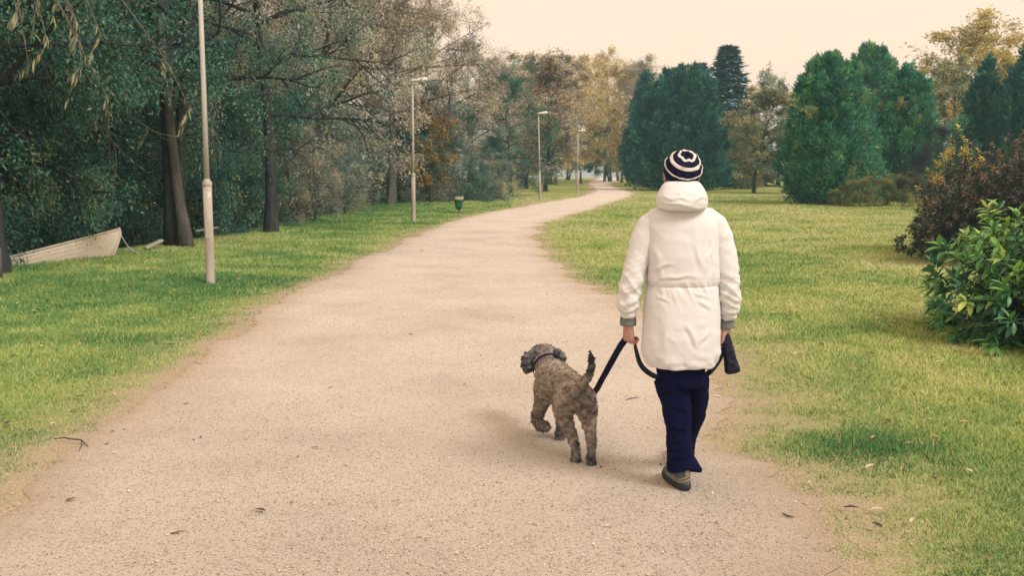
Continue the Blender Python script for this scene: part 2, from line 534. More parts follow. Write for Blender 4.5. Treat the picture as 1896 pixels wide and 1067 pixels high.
M_hull_dirty = surf('boat_rail', (0.55, 0.47, 0.36), (0.70, 0.62, 0.50), 6, 0.6)
M_inner = surf('boat_inside', (0.10, 0.08, 0.06), (0.20, 0.16, 0.12), 5, 0.8)
M_board = surf('old_board', (0.34, 0.32, 0.24), (0.55, 0.52, 0.42), 12, 0.8, 0.3, 60, 0.004, 0.2, (1, 6, 6))
M_rope = surf('rope_fibre', (0.36, 0.37, 0.33), (0.48, 0.48, 0.43), 60, 0.9)
M_jacket = surf('jacket_cloth', (0.695, 0.69, 0.70), (0.73, 0.725, 0.735), 3, 0.8, 0.25, 9, 0.012, 0.2, sheen=0.1)
def crease_bump(m):
    nt = m.node_tree
    b = [n for n in nt.nodes if n.bl_idname == 'ShaderNodeBsdfPrincipled'][0]
    n = noise_node(nt, 9, 3, 0.5, stretch=(1, 1, 1.4)); n.noise_type = 'RIDGED_MULTIFRACTAL'
    n.inputs['Distortion'].default_value = 0.6
    old = b.inputs['Normal'].links[0].from_node
    bp = nt.nodes.new('ShaderNodeBump'); bp.inputs['Strength'].default_value = 0.55; bp.inputs['Distance'].default_value = 0.008
    nt.links.new(n.outputs['Fac'], bp.inputs['Height']); nt.links.new(old.outputs[0], bp.inputs['Normal']); nt.links.new(bp.outputs[0], b.inputs['Normal'])
crease_bump(M_jacket)
def stitches(m, zs):
    nt = m.node_tree; L = nt.links
    b = [n for n in nt.nodes if n.bl_idname == 'ShaderNodeBsdfPrincipled'][0]
    src = b.inputs['Base Color'].links[0].from_socket
    g = nt.nodes.new('ShaderNodeNewGeometry'); sp = nt.nodes.new('ShaderNodeSeparateXYZ'); L.new(g.outputs['Position'], sp.inputs[0])
    wob = noise_node(nt, 14, 2, 0.5)
    z = nt.nodes.new('ShaderNodeMath'); z.operation = 'MULTIPLY_ADD'; L.new(wob.outputs['Fac'], z.inputs[0]); z.inputs[1].default_value = 0.012; L.new(sp.outputs['Z'], z.inputs[2])
    acc = None
    for z0, hw in zs:
        d = nt.nodes.new('ShaderNodeMath'); d.operation = 'SUBTRACT'; L.new(z.outputs[0], d.inputs[0]); d.inputs[1].default_value = z0 + 0.006
        a = nt.nodes.new('ShaderNodeMath'); a.operation = 'ABSOLUTE'; L.new(d.outputs[0], a.inputs[0])
        k = nt.nodes.new('ShaderNodeMath'); k.operation = 'LESS_THAN'; L.new(a.outputs[0], k.inputs[0]); k.inputs[1].default_value = hw
        if acc is None: acc = k
        else:
            q = nt.nodes.new('ShaderNodeMath'); q.operation = 'MAXIMUM'; L.new(acc.outputs[0], q.inputs[0]); L.new(k.outputs[0], q.inputs[1]); acc = q
    mx = nt.nodes.new('ShaderNodeMix'); mx.data_type = 'RGBA'
    f = nt.nodes.new('ShaderNodeMath'); f.operation = 'MULTIPLY'; L.new(acc.outputs[0], f.inputs[0]); f.inputs[1].default_value = 0.55
    L.new(f.outputs[0], mx.inputs[0]); L.new(src, mx.inputs[6]); mx.inputs[7].default_value = (0.40, 0.37, 0.36, 1)
    L.new(mx.outputs[2], b.inputs['Base Color'])
stitches(M_jacket, [(P(0, 527, 4.6).z, 0.0013), (P(0, 519, 4.6).z, 0.0009), (P(0, 668, 4.6).z, 0.0011)])
M_seam = surf('jacket_seam', (0.62, 0.57, 0.52), (0.68, 0.63, 0.57), 40, 0.85)
M_cuff = surf('ribbed_knit', (0.16, 0.19, 0.195), (0.24, 0.27, 0.265), 30, 0.9, 0.8, 120, 0.004, 0.1, (6, 6, 0.5))
M_trouser = surf('navy_cloth', (0.003, 0.004, 0.026), (0.005, 0.007, 0.040), 4, 0.85, 0.3, 18, 0.012, 0.08)
M_hatdark = surf('navy_knit', (0.008, 0.010, 0.035), (0.018, 0.022, 0.055), 40, 0.95, 0.6, 160, 0.003, 0.1)
M_hatlight = surf('white_knit', (0.66, 0.60, 0.56), (0.78, 0.72, 0.67), 40, 0.95, 0.6, 160, 0.003, 0.1)
M_skin = surf('skin', (0.44, 0.235, 0.21), (0.54, 0.30, 0.27), 20, 0.55, 0.1, 90, 0.002, 0.35)
M_hair = surf('dark_hair', (0.022, 0.016, 0.018), (0.06, 0.04, 0.035), 40, 0.6, 0.4, 150, 0.004, 0.3, (6, 6, 1))
M_shoe = surf('grey_shoe', (0.06, 0.10, 0.11), (0.11, 0.15, 0.15), 20, 0.75, 0.3, 80, 0.004)
M_shoetan = surf('tan_overlay', (0.24, 0.19, 0.14), (0.34, 0.27, 0.20), 20, 0.7)
M_sole = surf('dark_sole', (0.02, 0.022, 0.035), (0.045, 0.045, 0.055), 20, 0.8)
M_strap = surf('navy_webbing', (0.004, 0.004, 0.030), (0.010, 0.009, 0.048), 60, 0.75, 0.3, 200, 0.002, 0.12)
M_strap2 = surf('teal_webbing', (0.012, 0.03, 0.05), (0.02, 0.05, 0.075), 60, 0.6)
M_pouch = surf('black_pouch', (0.004, 0.004, 0.018), (0.009, 0.009, 0.032), 14, 0.45, 0.5, 30, 0.006, 0.3)
M_metal = surf('clip_metal', (0.35, 0.35, 0.36), (0.5, 0.5, 0.5), 10, 0.35, metal=0.9)
M_fallen = [surf('fallen_leaf_pale', (0.52, 0.46, 0.30), (0.66, 0.60, 0.44), 30, 0.7),
            surf('fallen_leaf_tan', (0.36, 0.24, 0.11), (0.50, 0.36, 0.18), 30, 0.7),
            surf('fallen_leaf_dark', (0.05, 0.035, 0.03), (0.11, 0.07, 0.05), 30, 0.7)]
M_twig = surf('twig_bark', (0.05, 0.04, 0.035), (0.11, 0.09, 0.07), 30, 0.9)

# ------------------------------------------------------------------ ground, path, water
def smooth_line(pts, per=6):
    pts = [np.array(p, float) for p in pts]
    o = []
    for i in range(len(pts) - 1):
        p0 = pts[max(i - 1, 0)]; p1 = pts[i]; p2 = pts[i + 1]; p3 = pts[min(i + 2, len(pts) - 1)]
        # centripetal-ish: tangents limited by the spacing
        d = np.linalg.norm(p2 - p1)
        t1 = (p2 - p0) / (np.linalg.norm(p2 - p0) + 1e-9) * d
        t2 = (p3 - p1) / (np.linalg.norm(p3 - p1) + 1e-9) * d
        for k in range(per):
            t = k / per
            h = (2*t**3-3*t**2+1, t**3-2*t**2+t, -2*t**3+3*t**2, t**3-t**2)
            o.append(h[0]*p1 + h[1]*t1 + h[2]*p2 + h[3]*t2)
    o.append(pts[-1])
    return np.array(o)

# left and right border of the gravel path (metres)
PL = [(-2.5, -8), (-2.5, 0), (-2.48, 4.67), (-2.38, 5.45), (-2.46, 6.53), (-2.62, 8.36), (-2.69, 10.5), (-2.73, 12.5), (-2.70, 15.1), (-2.58, 17.4),
      (-2.45, 20.4), (-2.25, 23.7), (-1.55, 31.3), (-0.17, 38.2), (1.5, 45.8), (3.58, 54.2), (5.4, 66), (6.4, 76.5), (6.9, 90), (8.8, 112), (13.0, 150)]
PR = [(1.25, -8), (1.25, 0), (1.28, 3.76), (1.36, 4.71), (1.30, 5.35), (1.30, 6.17), (1.42, 7.1), (1.52, 10.1), (1.26, 11.8), (0.97, 14.05), (0.75, 16.4),
      (0.58, 20.4), (0.56, 23.7), (0.76, 27.0), (1.48, 31.3), (3.27, 39.7), (6.3, 54.2), (7.5, 62), (8.1, 74), (8.7, 90), (11.2, 111), (16.3, 150)]
SLl = smooth_line(PL); SRl = smooth_line(PR)

def interp_at(line, y):
    return np.interp(y, line[:, 1], line[:, 0])

def edge_noise(y, seed):
    y = np.asarray(y, float)
    z = np.zeros_like(y)
    a = vnoise(np.stack([y * 0.9, z + seed, z], 1), 3) - 0.5
    b = vnoise(np.stack([y * 3.1, z + seed, z], 1), 5) - 0.5
    c = vnoise(np.stack([y * 9.0, z + seed, z], 1), 7) - 0.5
    d = vnoise(np.stack([y * 17.0, z + seed, z], 1), 9) - 0.5
    return a * 0.26 + b * 0.16 + c * 0.11 + d * 0.07

def path_l(y):
    y = np.asarray(y, float)
    return interp_at(SLl, y) + edge_noise(y, 1.3)
def path_r(y):
    y = np.asarray(y, float)
    return interp_at(SRl, y) + edge_noise(y, 8.7) * 1.3

def path_out(x, y):
    """distance outside the path (negative inside), measured across it"""
    return np.maximum(path_l(y) - x, x - path_r(y))

# the wooded bank on the left: ground falls to the shore
def wood_amount(x, y):
    bx = np.interp(y, [0, 15, 20, 25, 31, 38, 41.5, 42.5], [-9.0, -7.75, -6.95, -6.15, -5.95, -6.2, -6.0, -4.0])
    by = np.interp(x, [-8, -6, -1, 1.0, 3], [41.5, 42.5, 46.5, 52, 60])
    d1 = bx - x
    d2 = np.where(x < -0.5, y - by, -5)
    return np.maximum(d1, np.where(d2 > 0, np.minimum(d2, 6), -5))

def gz(x, y):
    x = np.asarray(x, float); y = np.asarray(y, float)
    bx = np.interp(y, [0, 15, 20, 25, 31, 38, 60], [-9.0, -7.75, -6.95, -6.15, -5.95, -6.2, -9.0])
    d = bx - x
    z = -0.95 * sstep(0.0, 6.0, d) * (1 - sstep(34, 46, y))
    z = z - 1.6 * sstep(150, 158, y)
    o = path_out(x, np.clip(y, -7, 149))
    f = sstep(0.0, 1.2, o)
    q = np.stack([x.ravel() * 0.5, y.ravel() * 0.5, np.zeros(x.size)], 1)
    z = z + ((fbm(q, 2, 11).reshape(x.shape) - 0.5) * 0.10) * sstep(0.3, 3, o) + 0.012 * f
    return z

def build_ground():
    nr, na = 330, 420
    rr = np.concatenate([[0.0], np.geomspace(1.2, 1600, nr - 1)])
    # angles denser to the front
    t = np.linspace(-1, 1, na + 1)[:-1]
    ang = np.pi * (0.25 * t + 0.75 * t ** 3)
    RR, AA = np.meshgrid(rr, ang, indexing='ij')
    X = RR * np.sin(AA); Y = RR * np.cos(AA)
    Z = gz(X, Y)
    o = path_out(X.ravel(), np.clip(Y.ravel(), -7, 149))
    # under the path itself keep the sheet lower
    wear = np.exp(-np.clip(o, 0, None) / 0.55)
    right = (X.ravel() > 0)
    wear = np.where(right, np.maximum(wear, np.exp(-np.clip(o, 0, None) / 1.2) * 0.75 * (Y.ravel() < 12)), wear)
    wear = np.where(Y.ravel() > 149, 0, wear)
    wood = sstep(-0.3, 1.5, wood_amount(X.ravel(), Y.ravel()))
    V = np.stack([X.ravel(), Y.ravel(), Z.ravel()], 1)
    i, j = np.meshgrid(np.arange(nr - 1), np.arange(na), indexing='ij')
    j2 = (j + 1) % na
    F = np.stack([i * na + j, (i + 1) * na + j, (i + 1) * na + j2, i * na + j2], -1).reshape(-1, 4)
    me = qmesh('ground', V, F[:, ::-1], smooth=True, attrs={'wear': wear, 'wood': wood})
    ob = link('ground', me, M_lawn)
    tag(ob, 'mown yellowish green lawn on both sides of the path', None, kind='structure')
build_ground()

def build_path():
    ys = np.concatenate([np.arange(-6, 3, 0.5), np.arange(3, 16, 0.05), np.arange(16, 40, 0.15), np.arange(40, 150, 0.6)])
    xl = path_l(ys); xr = path_r(ys)
    u = np.array([0, 0.012, 0.03, 0.06, 0.12, 0.22, 0.36, 0.5, 0.64, 0.78, 0.88, 0.94, 0.97, 0.988, 1.0])
    X = xl[:, None] + (xr - xl)[:, None] * u[None, :]
    Y = np.repeat(ys[:, None], len(u), 1)
    de = np.minimum(X - xl[:, None], xr[:, None] - X)
    q = np.stack([X.ravel() * 0.7, Y.ravel() * 0.7, np.zeros(X.size)], 1)
    Z = 0.016 + (fbm(q, 2, 31).reshape(X.shape) - 0.5) * 0.02 * sstep(0.1, 0.8, de)
    Z = np.where(de < 0.01, 0.004, Z)
    V = np.stack([X.ravel(), Y.ravel(), Z.ravel()], 1)
    n, k = X.shape
    i, j = np.meshgrid(np.arange(n - 1), np.arange(k - 1), indexing='ij')
    F = np.stack([i * k + j, i * k + j + 1, (i + 1) * k + j + 1, (i + 1) * k + j], -1).reshape(-1, 4)
    me = qmesh('gravel_path', V, F, smooth=True, attrs={'edge': np.exp(-de.ravel() / 0.28)})
    tag(link('gravel_path', me, M_path), 'pale sandy gravel path curving away through the park', None, kind='structure')
build_path()

def build_water():
    m, nt, b, o = newmat('lake_water')
    b.inputs['Base Color'].default_value = (0.25, 0.24, 0.22, 1)
    b.inputs['Roughness'].default_value = 0.12
    b.inputs['Specular IOR Level'].default_value = 0.8
    n = noise_node(nt, 0.25, 4, 0.6)
    bp = nt.nodes.new('ShaderNodeBump'); bp.inputs['Strength'].default_value = 0.15
    nt.links.new(n.outputs['Fac'], bp.inputs['Height']); nt.links.new(bp.outputs[0], b.inputs['Normal'])
    mb = MB()
    mb.add([(-800, 152, -0.75), (800, 152, -0.75), (800, 1300, -0.75), (-800, 1300, -0.75)], [(0, 1, 2, 3)])
    tag(mb.build('lake', m), 'pale lake glimpsed behind the far trees', None, kind='structure')
build_water()

# ------------------------------------------------------------------ vegetation kit
def leaf_quads(Pt, D, N, L, W, tint, name='crown', sag=0.0):
    D = D / (np.linalg.norm(D, axis=1, keepdims=True) + 1e-9)
    S = np.cross(D, N); S = S / (np.linalg.norm(S, axis=1, keepdims=True) + 1e-9)
    U = np.cross(S, D)
    L = np.asarray(L).reshape(-1, 1); W = np.asarray(W).reshape(-1, 1)
    mid = Pt + D * L * 0.45
    tip = Pt + D * L - U * L * sag
    V = np.stack([Pt, mid + S * W * 0.5, tip, mid - S * W * 0.5], 1).reshape(-1, 3)
    F = np.arange(len(Pt) * 4).reshape(-1, 4)
    return qmesh(name, V, F, tint=np.repeat(np.clip(tint, 0, 1), 4))

def tube_arrays(polys):
    """polys: list of (pts, radii, sides) -> V, F arrays"""
    V = []; F = []; b = 0
    for pts, rad, n in polys:
        pts = np.asarray(pts, float); k = len(pts)
        T = np.gradient(pts, axis=0)
        T /= (np.linalg.norm(T, axis=1, keepdims=True) + 1e-9)
        ref = np.array([0, 0, 1.0]) if abs(T[0, 2]) < 0.9 else np.array([1.0, 0, 0])
        A = np.cross(T, ref); A /= (np.linalg.norm(A, axis=1, keepdims=True) + 1e-9)
        B = np.cross(T, A)
        a = np.arange(n) * 2 * np.pi / n
        ring = (A[:, None, :] * np.cos(a)[None, :, None] + B[:, None, :] * np.sin(a)[None, :, None]) * np.asarray(rad, float)[:, None, None]
        V.append((pts[:, None, :] + ring).reshape(-1, 3))
        i, j = np.meshgrid(np.arange(k - 1), np.arange(n), indexing='ij')
        j2 = (j + 1) % n
        F.append(np.stack([i * n + j, i * n + j2, (i + 1) * n + j2, (i + 1) * n + j], -1).reshape(-1, 4) + b)
        b += k * n
    return np.concatenate(V), np.concatenate(F)

def walk(rng, p, d, length, segs, wander, grav):
    pts = [np.array(p, float)]
    d = np.array(d, float); d /= np.linalg.norm(d)
    st = length / segs
    for i in range(segs):
        d = d + rng.normal(0, wander, 3) + np.array([0, 0, grav])
        d /= np.linalg.norm(d)
        pts.append(pts[-1] + d * st)
    return np.array(pts)

def rot_about(rng, d, ang):
    d = np.array(d) / np.linalg.norm(d)
    o = np.cross(d, rng.normal(0, 1, 3)); o /= np.linalg.norm(o) + 1e-9
    return d * math.cos(ang) + o * math.sin(ang)

def make_tree(seed, H, Rc, base, n_limb, n_br, n_tw, n_leaf, leaf, r0, env, el_lo, el_hi, grav=0.0, twig_len=0.5, narrow=0.45, forks=1, spread=0.12, wander=0.10):
    """returns (trunk mesh incl. limbs, crown mesh)"""
    rng = np.random.default_rng(seed)
    polys = []; seg_a = []; seg_b = []
    trunks = []
    for f in range(forks):
        d0 = np.array([0, 0, 1.0]) if f == 0 else np.array([rng.normal(0, .22), rng.normal(0, .22), 1.0])
        st = np.array([0, 0, -0.05]) if f == 0 else np.array([rng.normal(0, r0), rng.normal(0, r0), -0.05])
        t = walk(rng, st, d0, H * (0.93 if f == 0 else 0.85), 12, wander * 0.35, 0.03)
        rf = r0 if f == 0 else r0 * 0.75
        rad = rf * (1 - np.linspace(0, 1, 13) ** 0.9 * 0.93); rad[0] *= 1.35
        polys.append((t, rad, 9)); trunks.append((t, rad))
    for i in range(n_limb):
        t, rad = trunks[i % forks]
        u = (i + rng.random()) / n_limb
        h = base + (H * 0.92 - base) * u
        k = np.clip(h / H / 0.93 * 12, 0, 11.9); k0 = int(k); fr = k - k0
        p = t[k0] * (1 - fr) + t[k0 + 1] * fr
        az = i * 2.39996 + rng.normal(0, 0.4)
        el = el_lo + (el_hi - el_lo) * u + rng.normal(0, 0.12)
        ln = Rc * env(u) * rng.uniform(0.75, 1.15) / max(0.45, math.cos(el))
        d = np.array([math.cos(az) * math.cos(el), math.sin(az) * math.cos(el), math.sin(el)])
        lp = walk(rng, p, d, ln, 7, wander, grav)
        lr = min(rad[k0] * 0.6, 0.02 + 0.016 * ln)
        polys.append((lp, lr * (1 - np.linspace(0, 1, 8) * 0.85), 6))
        for b in range(n_br):
            v = 0.22 + 0.78 * (b + rng.random()) / n_br
            k = v * 6.99; k0 = int(k); fr = k - k0
            p = lp[k0] * (1 - fr) + lp[k0 + 1] * fr
            dl = lp[k0 + 1] - lp[k0]
            d = rot_about(rng, dl, rng.uniform(0.5, 1.1))
            bl = ln * 0.42 * (1.15 - v * 0.6) * rng.uniform(0.6, 1.2) + 0.2
            bp = walk(rng, p, d, bl, 5, wander * 1.3, grav * 1.4)
            polys.append((bp, lr * 0.35 * (1 - np.linspace(0, 1, 6) * 0.8) + 0.002, 4))
            seg_a.append(bp[2:-1]); seg_b.append(bp[3:])
            for q in range(n_tw):
                k0 = rng.integers(1, 5)
                p = bp[k0]
                d = rot_about(rng, bp[k0 + 1] - bp[k0] if k0 < 5 else bp[5] - bp[4], rng.uniform(0.4, 1.2))
                tp = walk(rng, p, d, twig_len * rng.uniform(0.5, 1.4), 3, wander * 1.6, grav * 2)
                polys.append((tp, np.array([0.007, 0.005, 0.004, 0.002]) * (0.6 + r0), 3))
                seg_a.append(tp[:-1]); seg_b.append(tp[1:]); seg_a.append(tp[1:-1]); seg_b.append(tp[2:])
    V, F = tube_arrays(polys)
    trunk = qmesh('trunk', V, F, smooth=True)
    A = np.concatenate(seg_a); B = np.concatenate(seg_b)
    wg = np.exp(6.0 * (vnoise((A + B) * 0.75, seed + 2) - 0.5)); wg /= wg.sum()
    idx = rng.choice(len(A), n_leaf, p=wg)
    t = rng.random((n_leaf, 1))
    Pt = A[idx] * (1 - t) + B[idx] * t + rng.normal(0, spread, (n_leaf, 3))
    Pt[:, 2] = np.maximum(Pt[:, 2], 0.05)
    dirs = (B - A)[idx]; dirs /= np.linalg.norm(dirs, axis=1, keepdims=True) + 1e-9
    D = dirs + rng.normal(0, 0.8, (n_leaf, 3)) + np.array([0, 0, -0.35])
    N = rng.normal(0, 0.7, (n_leaf, 3)) + np.array([0, 0, 0.8])
    L = leaf * rng.uniform(0.6, 1.3, n_leaf)
    cl = vnoise(Pt * 1.1, seed)
    tint = np.clip(0.5 + rng.normal(0, 0.2, n_leaf) + (cl - 0.5) * 0.7, 0, 1)
    crown = leaf_quads(Pt, D, N, L, L * narrow, tint, 'crown', 0.1)
    return trunk, crown

def make_evergreen(seed, H, Rc, n, spray, prof, lump=0.25, base=0.05, up=0.9, r0=0.12, clump=3, n_plume=420, plume=0.75):
    """dense conifer: upright feathery plumes on every side with gaps between them, and looser growth inside"""
    rng = np.random.default_rng(seed)
    def surface(m):
        u = rng.random(m * 3) ** 0.9; az = rng.random(m * 3) * 2 * np.pi
        pr = prof(u)
        keep = rng.random(m * 3) < (pr / pr.max() + 0.10)
        u = u[keep][:m]; az = az[keep][:m]
        c = np.stack([np.cos(az) * 2.0, np.sin(az) * 2.0, u * H * 0.5], 1)
        lum = fbm(c, 3, seed + 5)
        rs = prof(u) * Rc * (1 + (lum - 0.5) * 2 * lump)
        z = base + u * (H - base) * (1 + (lum - 0.5) * 0.10)
        return u, az, rs, z
    allP = []; allD = []; allL = []; allT = []
    # plumes
    u, az, rs, z = surface(n_plume)
    m = len(u); per = int(n * 0.75 * clump / m)
    ow = np.stack([np.cos(az), np.sin(az), np.zeros(m)], 1)
    ln = plume * rng.uniform(0.5, 1.35, m) * (0.75 + 0.5 * (1 - u))
    ax = ow * rng.uniform(0.25, 0.75, (m, 1)) + np.array([0, 0, 1.0]) + rng.normal(0, 0.22, (m, 3))
    ax /= np.linalg.norm(ax, axis=1, keepdims=True)
    st = ow * (rs * rng.uniform(0.72, 0.98, m))[:, None]; st[:, 2] = z - ln * 0.45
    st[:, 2] = np.maximum(st[:, 2], 0.02)
    pt = np.clip(0.45 + rng.normal(0, 0.20, m), 0.0, 0.95)
    k = np.repeat(np.arange(m), per)
    t = rng.random(len(k)) ** 0.8
    wdt = ln[k] * 0.20 * (1.05 - t) ** 0.7 + 0.02
    Pp = st[k] + ax[k] * (ln[k] * t)[:, None] + rng.normal(0, 1, (len(k), 3)) * wdt[:, None]
    D = ax[k] + (Pp - st[k] - ax[k] * (ln[k] * t)[:, None]) / (wdt[:, None] + 1e-6) * 0.35 + rng.normal(0, 0.30, (len(k), 3))
    allP.append(Pp); allD.append(D); allL.append(spray * rng.uniform(0.6, 1.3, len(k))); allT.append(np.clip(pt[k] + rng.normal(0, 0.12, len(k)), 0, 1))
    # looser growth inside
    n2 = int(n * 0.25 * clump)
    u, az, rs, z = surface(n2)
    n2 = len(u)
    ow = np.stack([np.cos(az), np.sin(az), np.zeros(n2)], 1)
    Pp = ow * (rs * rng.uniform(0.5, 0.88, n2))[:, None]; Pp[:, 2] = z
    allP.append(Pp); allD.append(ow * 0.6 + np.array([0, 0, up]) + rng.normal(0, 0.4, (n2, 3))); allL.append(spray * rng.uniform(0.7, 1.5, n2)); allT.append(np.clip(0.42 + rng.normal(0, 0.16, n2), 0, 1))
    Pa = np.concatenate(allP); L = np.concatenate(allL)
    crown = leaf_quads(Pa, np.concatenate(allD), rng.normal(0, 1, Pa.shape), L, L * 0.32, np.concatenate(allT), 'crown', -0.08)
    polys = [(walk(rng, (0, 0, -0.05), (0, 0, 1), H * 0.85, 8, 0.02, 0.02), r0 * (1 - np.linspace(0, 1, 9) * 0.9), 8)]
    for i in range(14):
        h = base + (H * 0.8) * (i + 0.5) / 14
        a = i * 2.4
        polys.append((walk(rng, (0, 0, h), (math.cos(a), math.sin(a), 0.9), Rc * float(prof(np.array([h / H]))[0]) * 0.9, 5, 0.05, 0.03), r0 * 0.3 * (1 - np.linspace(0, 1, 6) * 0.8), 5))
    V, F = tube_arrays(polys)
    return qmesh('trunk', V, F, smooth=True), crown

def make_spruce(seed, H, Rc, n_whorl=34, per=12):
    rng = np.random.default_rng(seed)
    polys = [(walk(rng, (0, 0, -0.05), (0, 0, 1), H, 10, 0.008, 0.02), 0.16 * (1 - np.linspace(0, 1, 11) * 0.95), 8)]
    Ps = []; Ds = []; Ns = []; Ls = []; Ts = []
    for wq in range(n_whorl):
        u = wq / n_whorl
        h = 0.5 + (H - 0.6) * u
        ln = Rc * (1 - u) ** 0.9 + 0.12
        for k in range(per):
            a = 2 * np.pi * (k + rng.random() * 0.6) / per + wq * 0.7
            l2 = ln * rng.uniform(0.65, 1.12)
            el = -0.15 + 0.55 * u + rng.normal(0, 0.08)
            p = walk(rng, (0, 0, h), (math.cos(a) * math.cos(el), math.sin(a) * math.cos(el), math.sin(el)), l2, 6, 0.05, 0.02)
            polys.append((p, 0.02 * (1 - np.linspace(0, 1, 7) * 0.8), 4))
            m = int(14 + 22 * l2)
            t = rng.random(m) ** 0.7 * 5.99
            k0 = t.astype(int); fr = (t - k0)[:, None]
            q = p[k0] * (1 - fr) + p[k0 + 1] * fr
            dd = p[k0 + 1] - p[k0]; dd /= np.linalg.norm(dd, axis=1, keepdims=True)
            side = np.cross(dd, [0, 0, 1.0]); sg = rng.choice([-1, 1], m)[:, None]
            D = dd * 0.6 + side * sg * rng.uniform(0.2, 0.9, (m, 1)) + np.array([0, 0, -0.25]) + rng.normal(0, 0.2, (m, 3))
            Ps.append(q + rng.normal(0, 0.03, (m, 3))); Ds.append(D); Ns.append(rng.normal(0, 0.5, (m, 3)) + np.array([0, 0, 1.0]))
            Ls.append(rng.uniform(0.22, 0.5, m)); Ts.append(np.clip(0.3 + 0.4 * t / 6 + rng.normal(0, 0.15, m), 0, 1))
    V, F = tube_arrays(polys)
    L = np.concatenate(Ls)
    return qmesh('trunk', V, F, smooth=True), leaf_quads(np.concatenate(Ps), np.concatenate(Ds), np.concatenate(Ns), L, L * 0.4, np.concatenate(Ts), 'crown', 0.15)

env_round = lambda u: 0.55 + 0.75 * math.sin(math.pi * min(1, 0.15 + u * 0.8)) - 0.25 * u
env_birch = lambda u: 0.55 + 0.6 * math.sin(math.pi * (0.1 + 0.85 * u)) - 0.35 * u
env_shrub = lambda u: 1.0 - 0.35 * u

PROTO = {}
def proto(k, fn, H, Rc): PROTO[k] = (fn, H, Rc)
# mass of low, leafy shoreline trees
proto('broad1', make_tree(11, 9.0, 3.3, 1.3, 30, 8, 6, 62000, 0.092, 0.17, env_round, -0.15, 0.9, -0.03, 0.55, 0.42), 9.0, 3.6)
proto('broad2', make_tree(12, 9.0, 3.3, 1.6, 28, 8, 6, 56000, 0.086, 0.15, env_round, 0.0, 1.0, -0.05, 0.6, 0.40, 2), 9.0, 3.6)
proto('bank1', make_tree(17, 9.0, 3.2, 2.5, 26, 8, 6, 56000, 0.080, 0.16, env_round, 0.15, 1.0, -0.02, 0.55, 0.42), 9.0, 3.6)
proto('twiggy', make_tree(13, 9.5, 3.6, 2.2, 28, 8, 8, 42000, 0.080, 0.16, env_round, 0.25, 1.1, 0.01, 0.7, 0.5, 2, 0.08, 0.13), 9.5, 3.8)
proto('birch1', make_tree(14, 12.0, 2.1, 1.8, 40, 6, 5, 22000, 0.17, 0.13, env_birch, 0.5, 1.15, -0.02, 0.5, 0.6, 1, 0.12), 12.0, 2.3)
proto('birch2', make_tree(15, 12.0, 2.4, 2.2, 34, 6, 5, 19000, 0.17, 0.13, env_birch, 0.3, 1.1, -0.03, 0.6, 0.6, 1, 0.15), 12.0, 2.6)
proto('round_tree', make_tree(16, 6.5, 2.6, 1.5, 26, 7, 5, 20000, 0.15, 0.13, env_round, 0.0, 0.9, 0.0, 0.45, 0.6, 3, 0.12), 6.5, 2.8)
prof_thuja = lambda u: np.clip(np.minimum(1.0, (u + 0.04) / 0.22) ** 0.45 * np.clip(1 - np.clip(u, 0, 1) ** 3.0, 0, 1) ** 0.75, 0.04, 1)
prof_cone = lambda u: np.clip(np.minimum(1.0, (u + 0.05) / 0.15) ** 0.4 * np.clip(1 - np.clip(u, 0, 1) ** 1.6, 0, 1) ** 0.9, 0.03, 1)
prof_dome = lambda u: np.clip(np.minimum(1.0, (u + 0.12) / 0.3) ** 0.4 * np.clip(1 - np.clip(u, 0, 1) ** 2.6, 0, 1) ** 0.6, 0.03, 1)
proto('thuja1', make_evergreen(21, 6.5, 1.75, 24000, 0.20, prof_thuja, 0.42), 6.5, 1.8)
proto('thuja2', make_evergreen(22, 6.5, 1.75, 22000, 0.20, prof_thuja, 0.46), 6.5, 1.8)
proto('cone', make_evergreen(23, 6.5, 1.2, 9000, 0.24, prof_cone, 0.22), 6.5, 1.2)
proto('dome', make_evergreen(24, 8.6, 3.5, 32000, 0.30, prof_dome, 0.30, n_plume=620, plume=1.05), 8.6, 3.6)
proto('spruce', make_spruce(25, 12.5, 2.7), 12.5, 2.9)
proto('shrub1', make_tree(31, 2.6, 1.5, 0.1, 26, 6, 4, 27000, 0.056, 0.03, env_shrub, 0.1, 1.0, -0.02, 0.35, 0.5, 3, 0.07), 2.6, 1.7)
proto('shrub2', make_tree(32, 2.6, 1.5, 0.1, 24, 6, 4, 22000, 0.062, 0.03, env_shrub, 0.3, 1.1, -0.04, 0.4, 0.4, 4, 0.08), 2.6, 1.7)

def plant(name, kind, x, y, H, hw, mat, label, cat, group=None, rz=None, bark=None, z=None):
    (tr, cr), H0, R0 = PROTO[kind]
    zz = float(gz(np.array([x]), np.array([y]))[0]) if z is None else z
    t = thing(name, label, cat, (x, y, zz), group, rz if rz is not None else random.uniform(0, 6.28))
    t.scale = (hw / R0, hw / R0, H / H0)
    link('trunk', tr, bark or M_bark_dark, t)
    link('crown', cr, mat, t)
    return t

def at_px(px, Y):
    nx = (px - 948) / 1843.0
    return nx * Y / 1.0

random.seed(4)
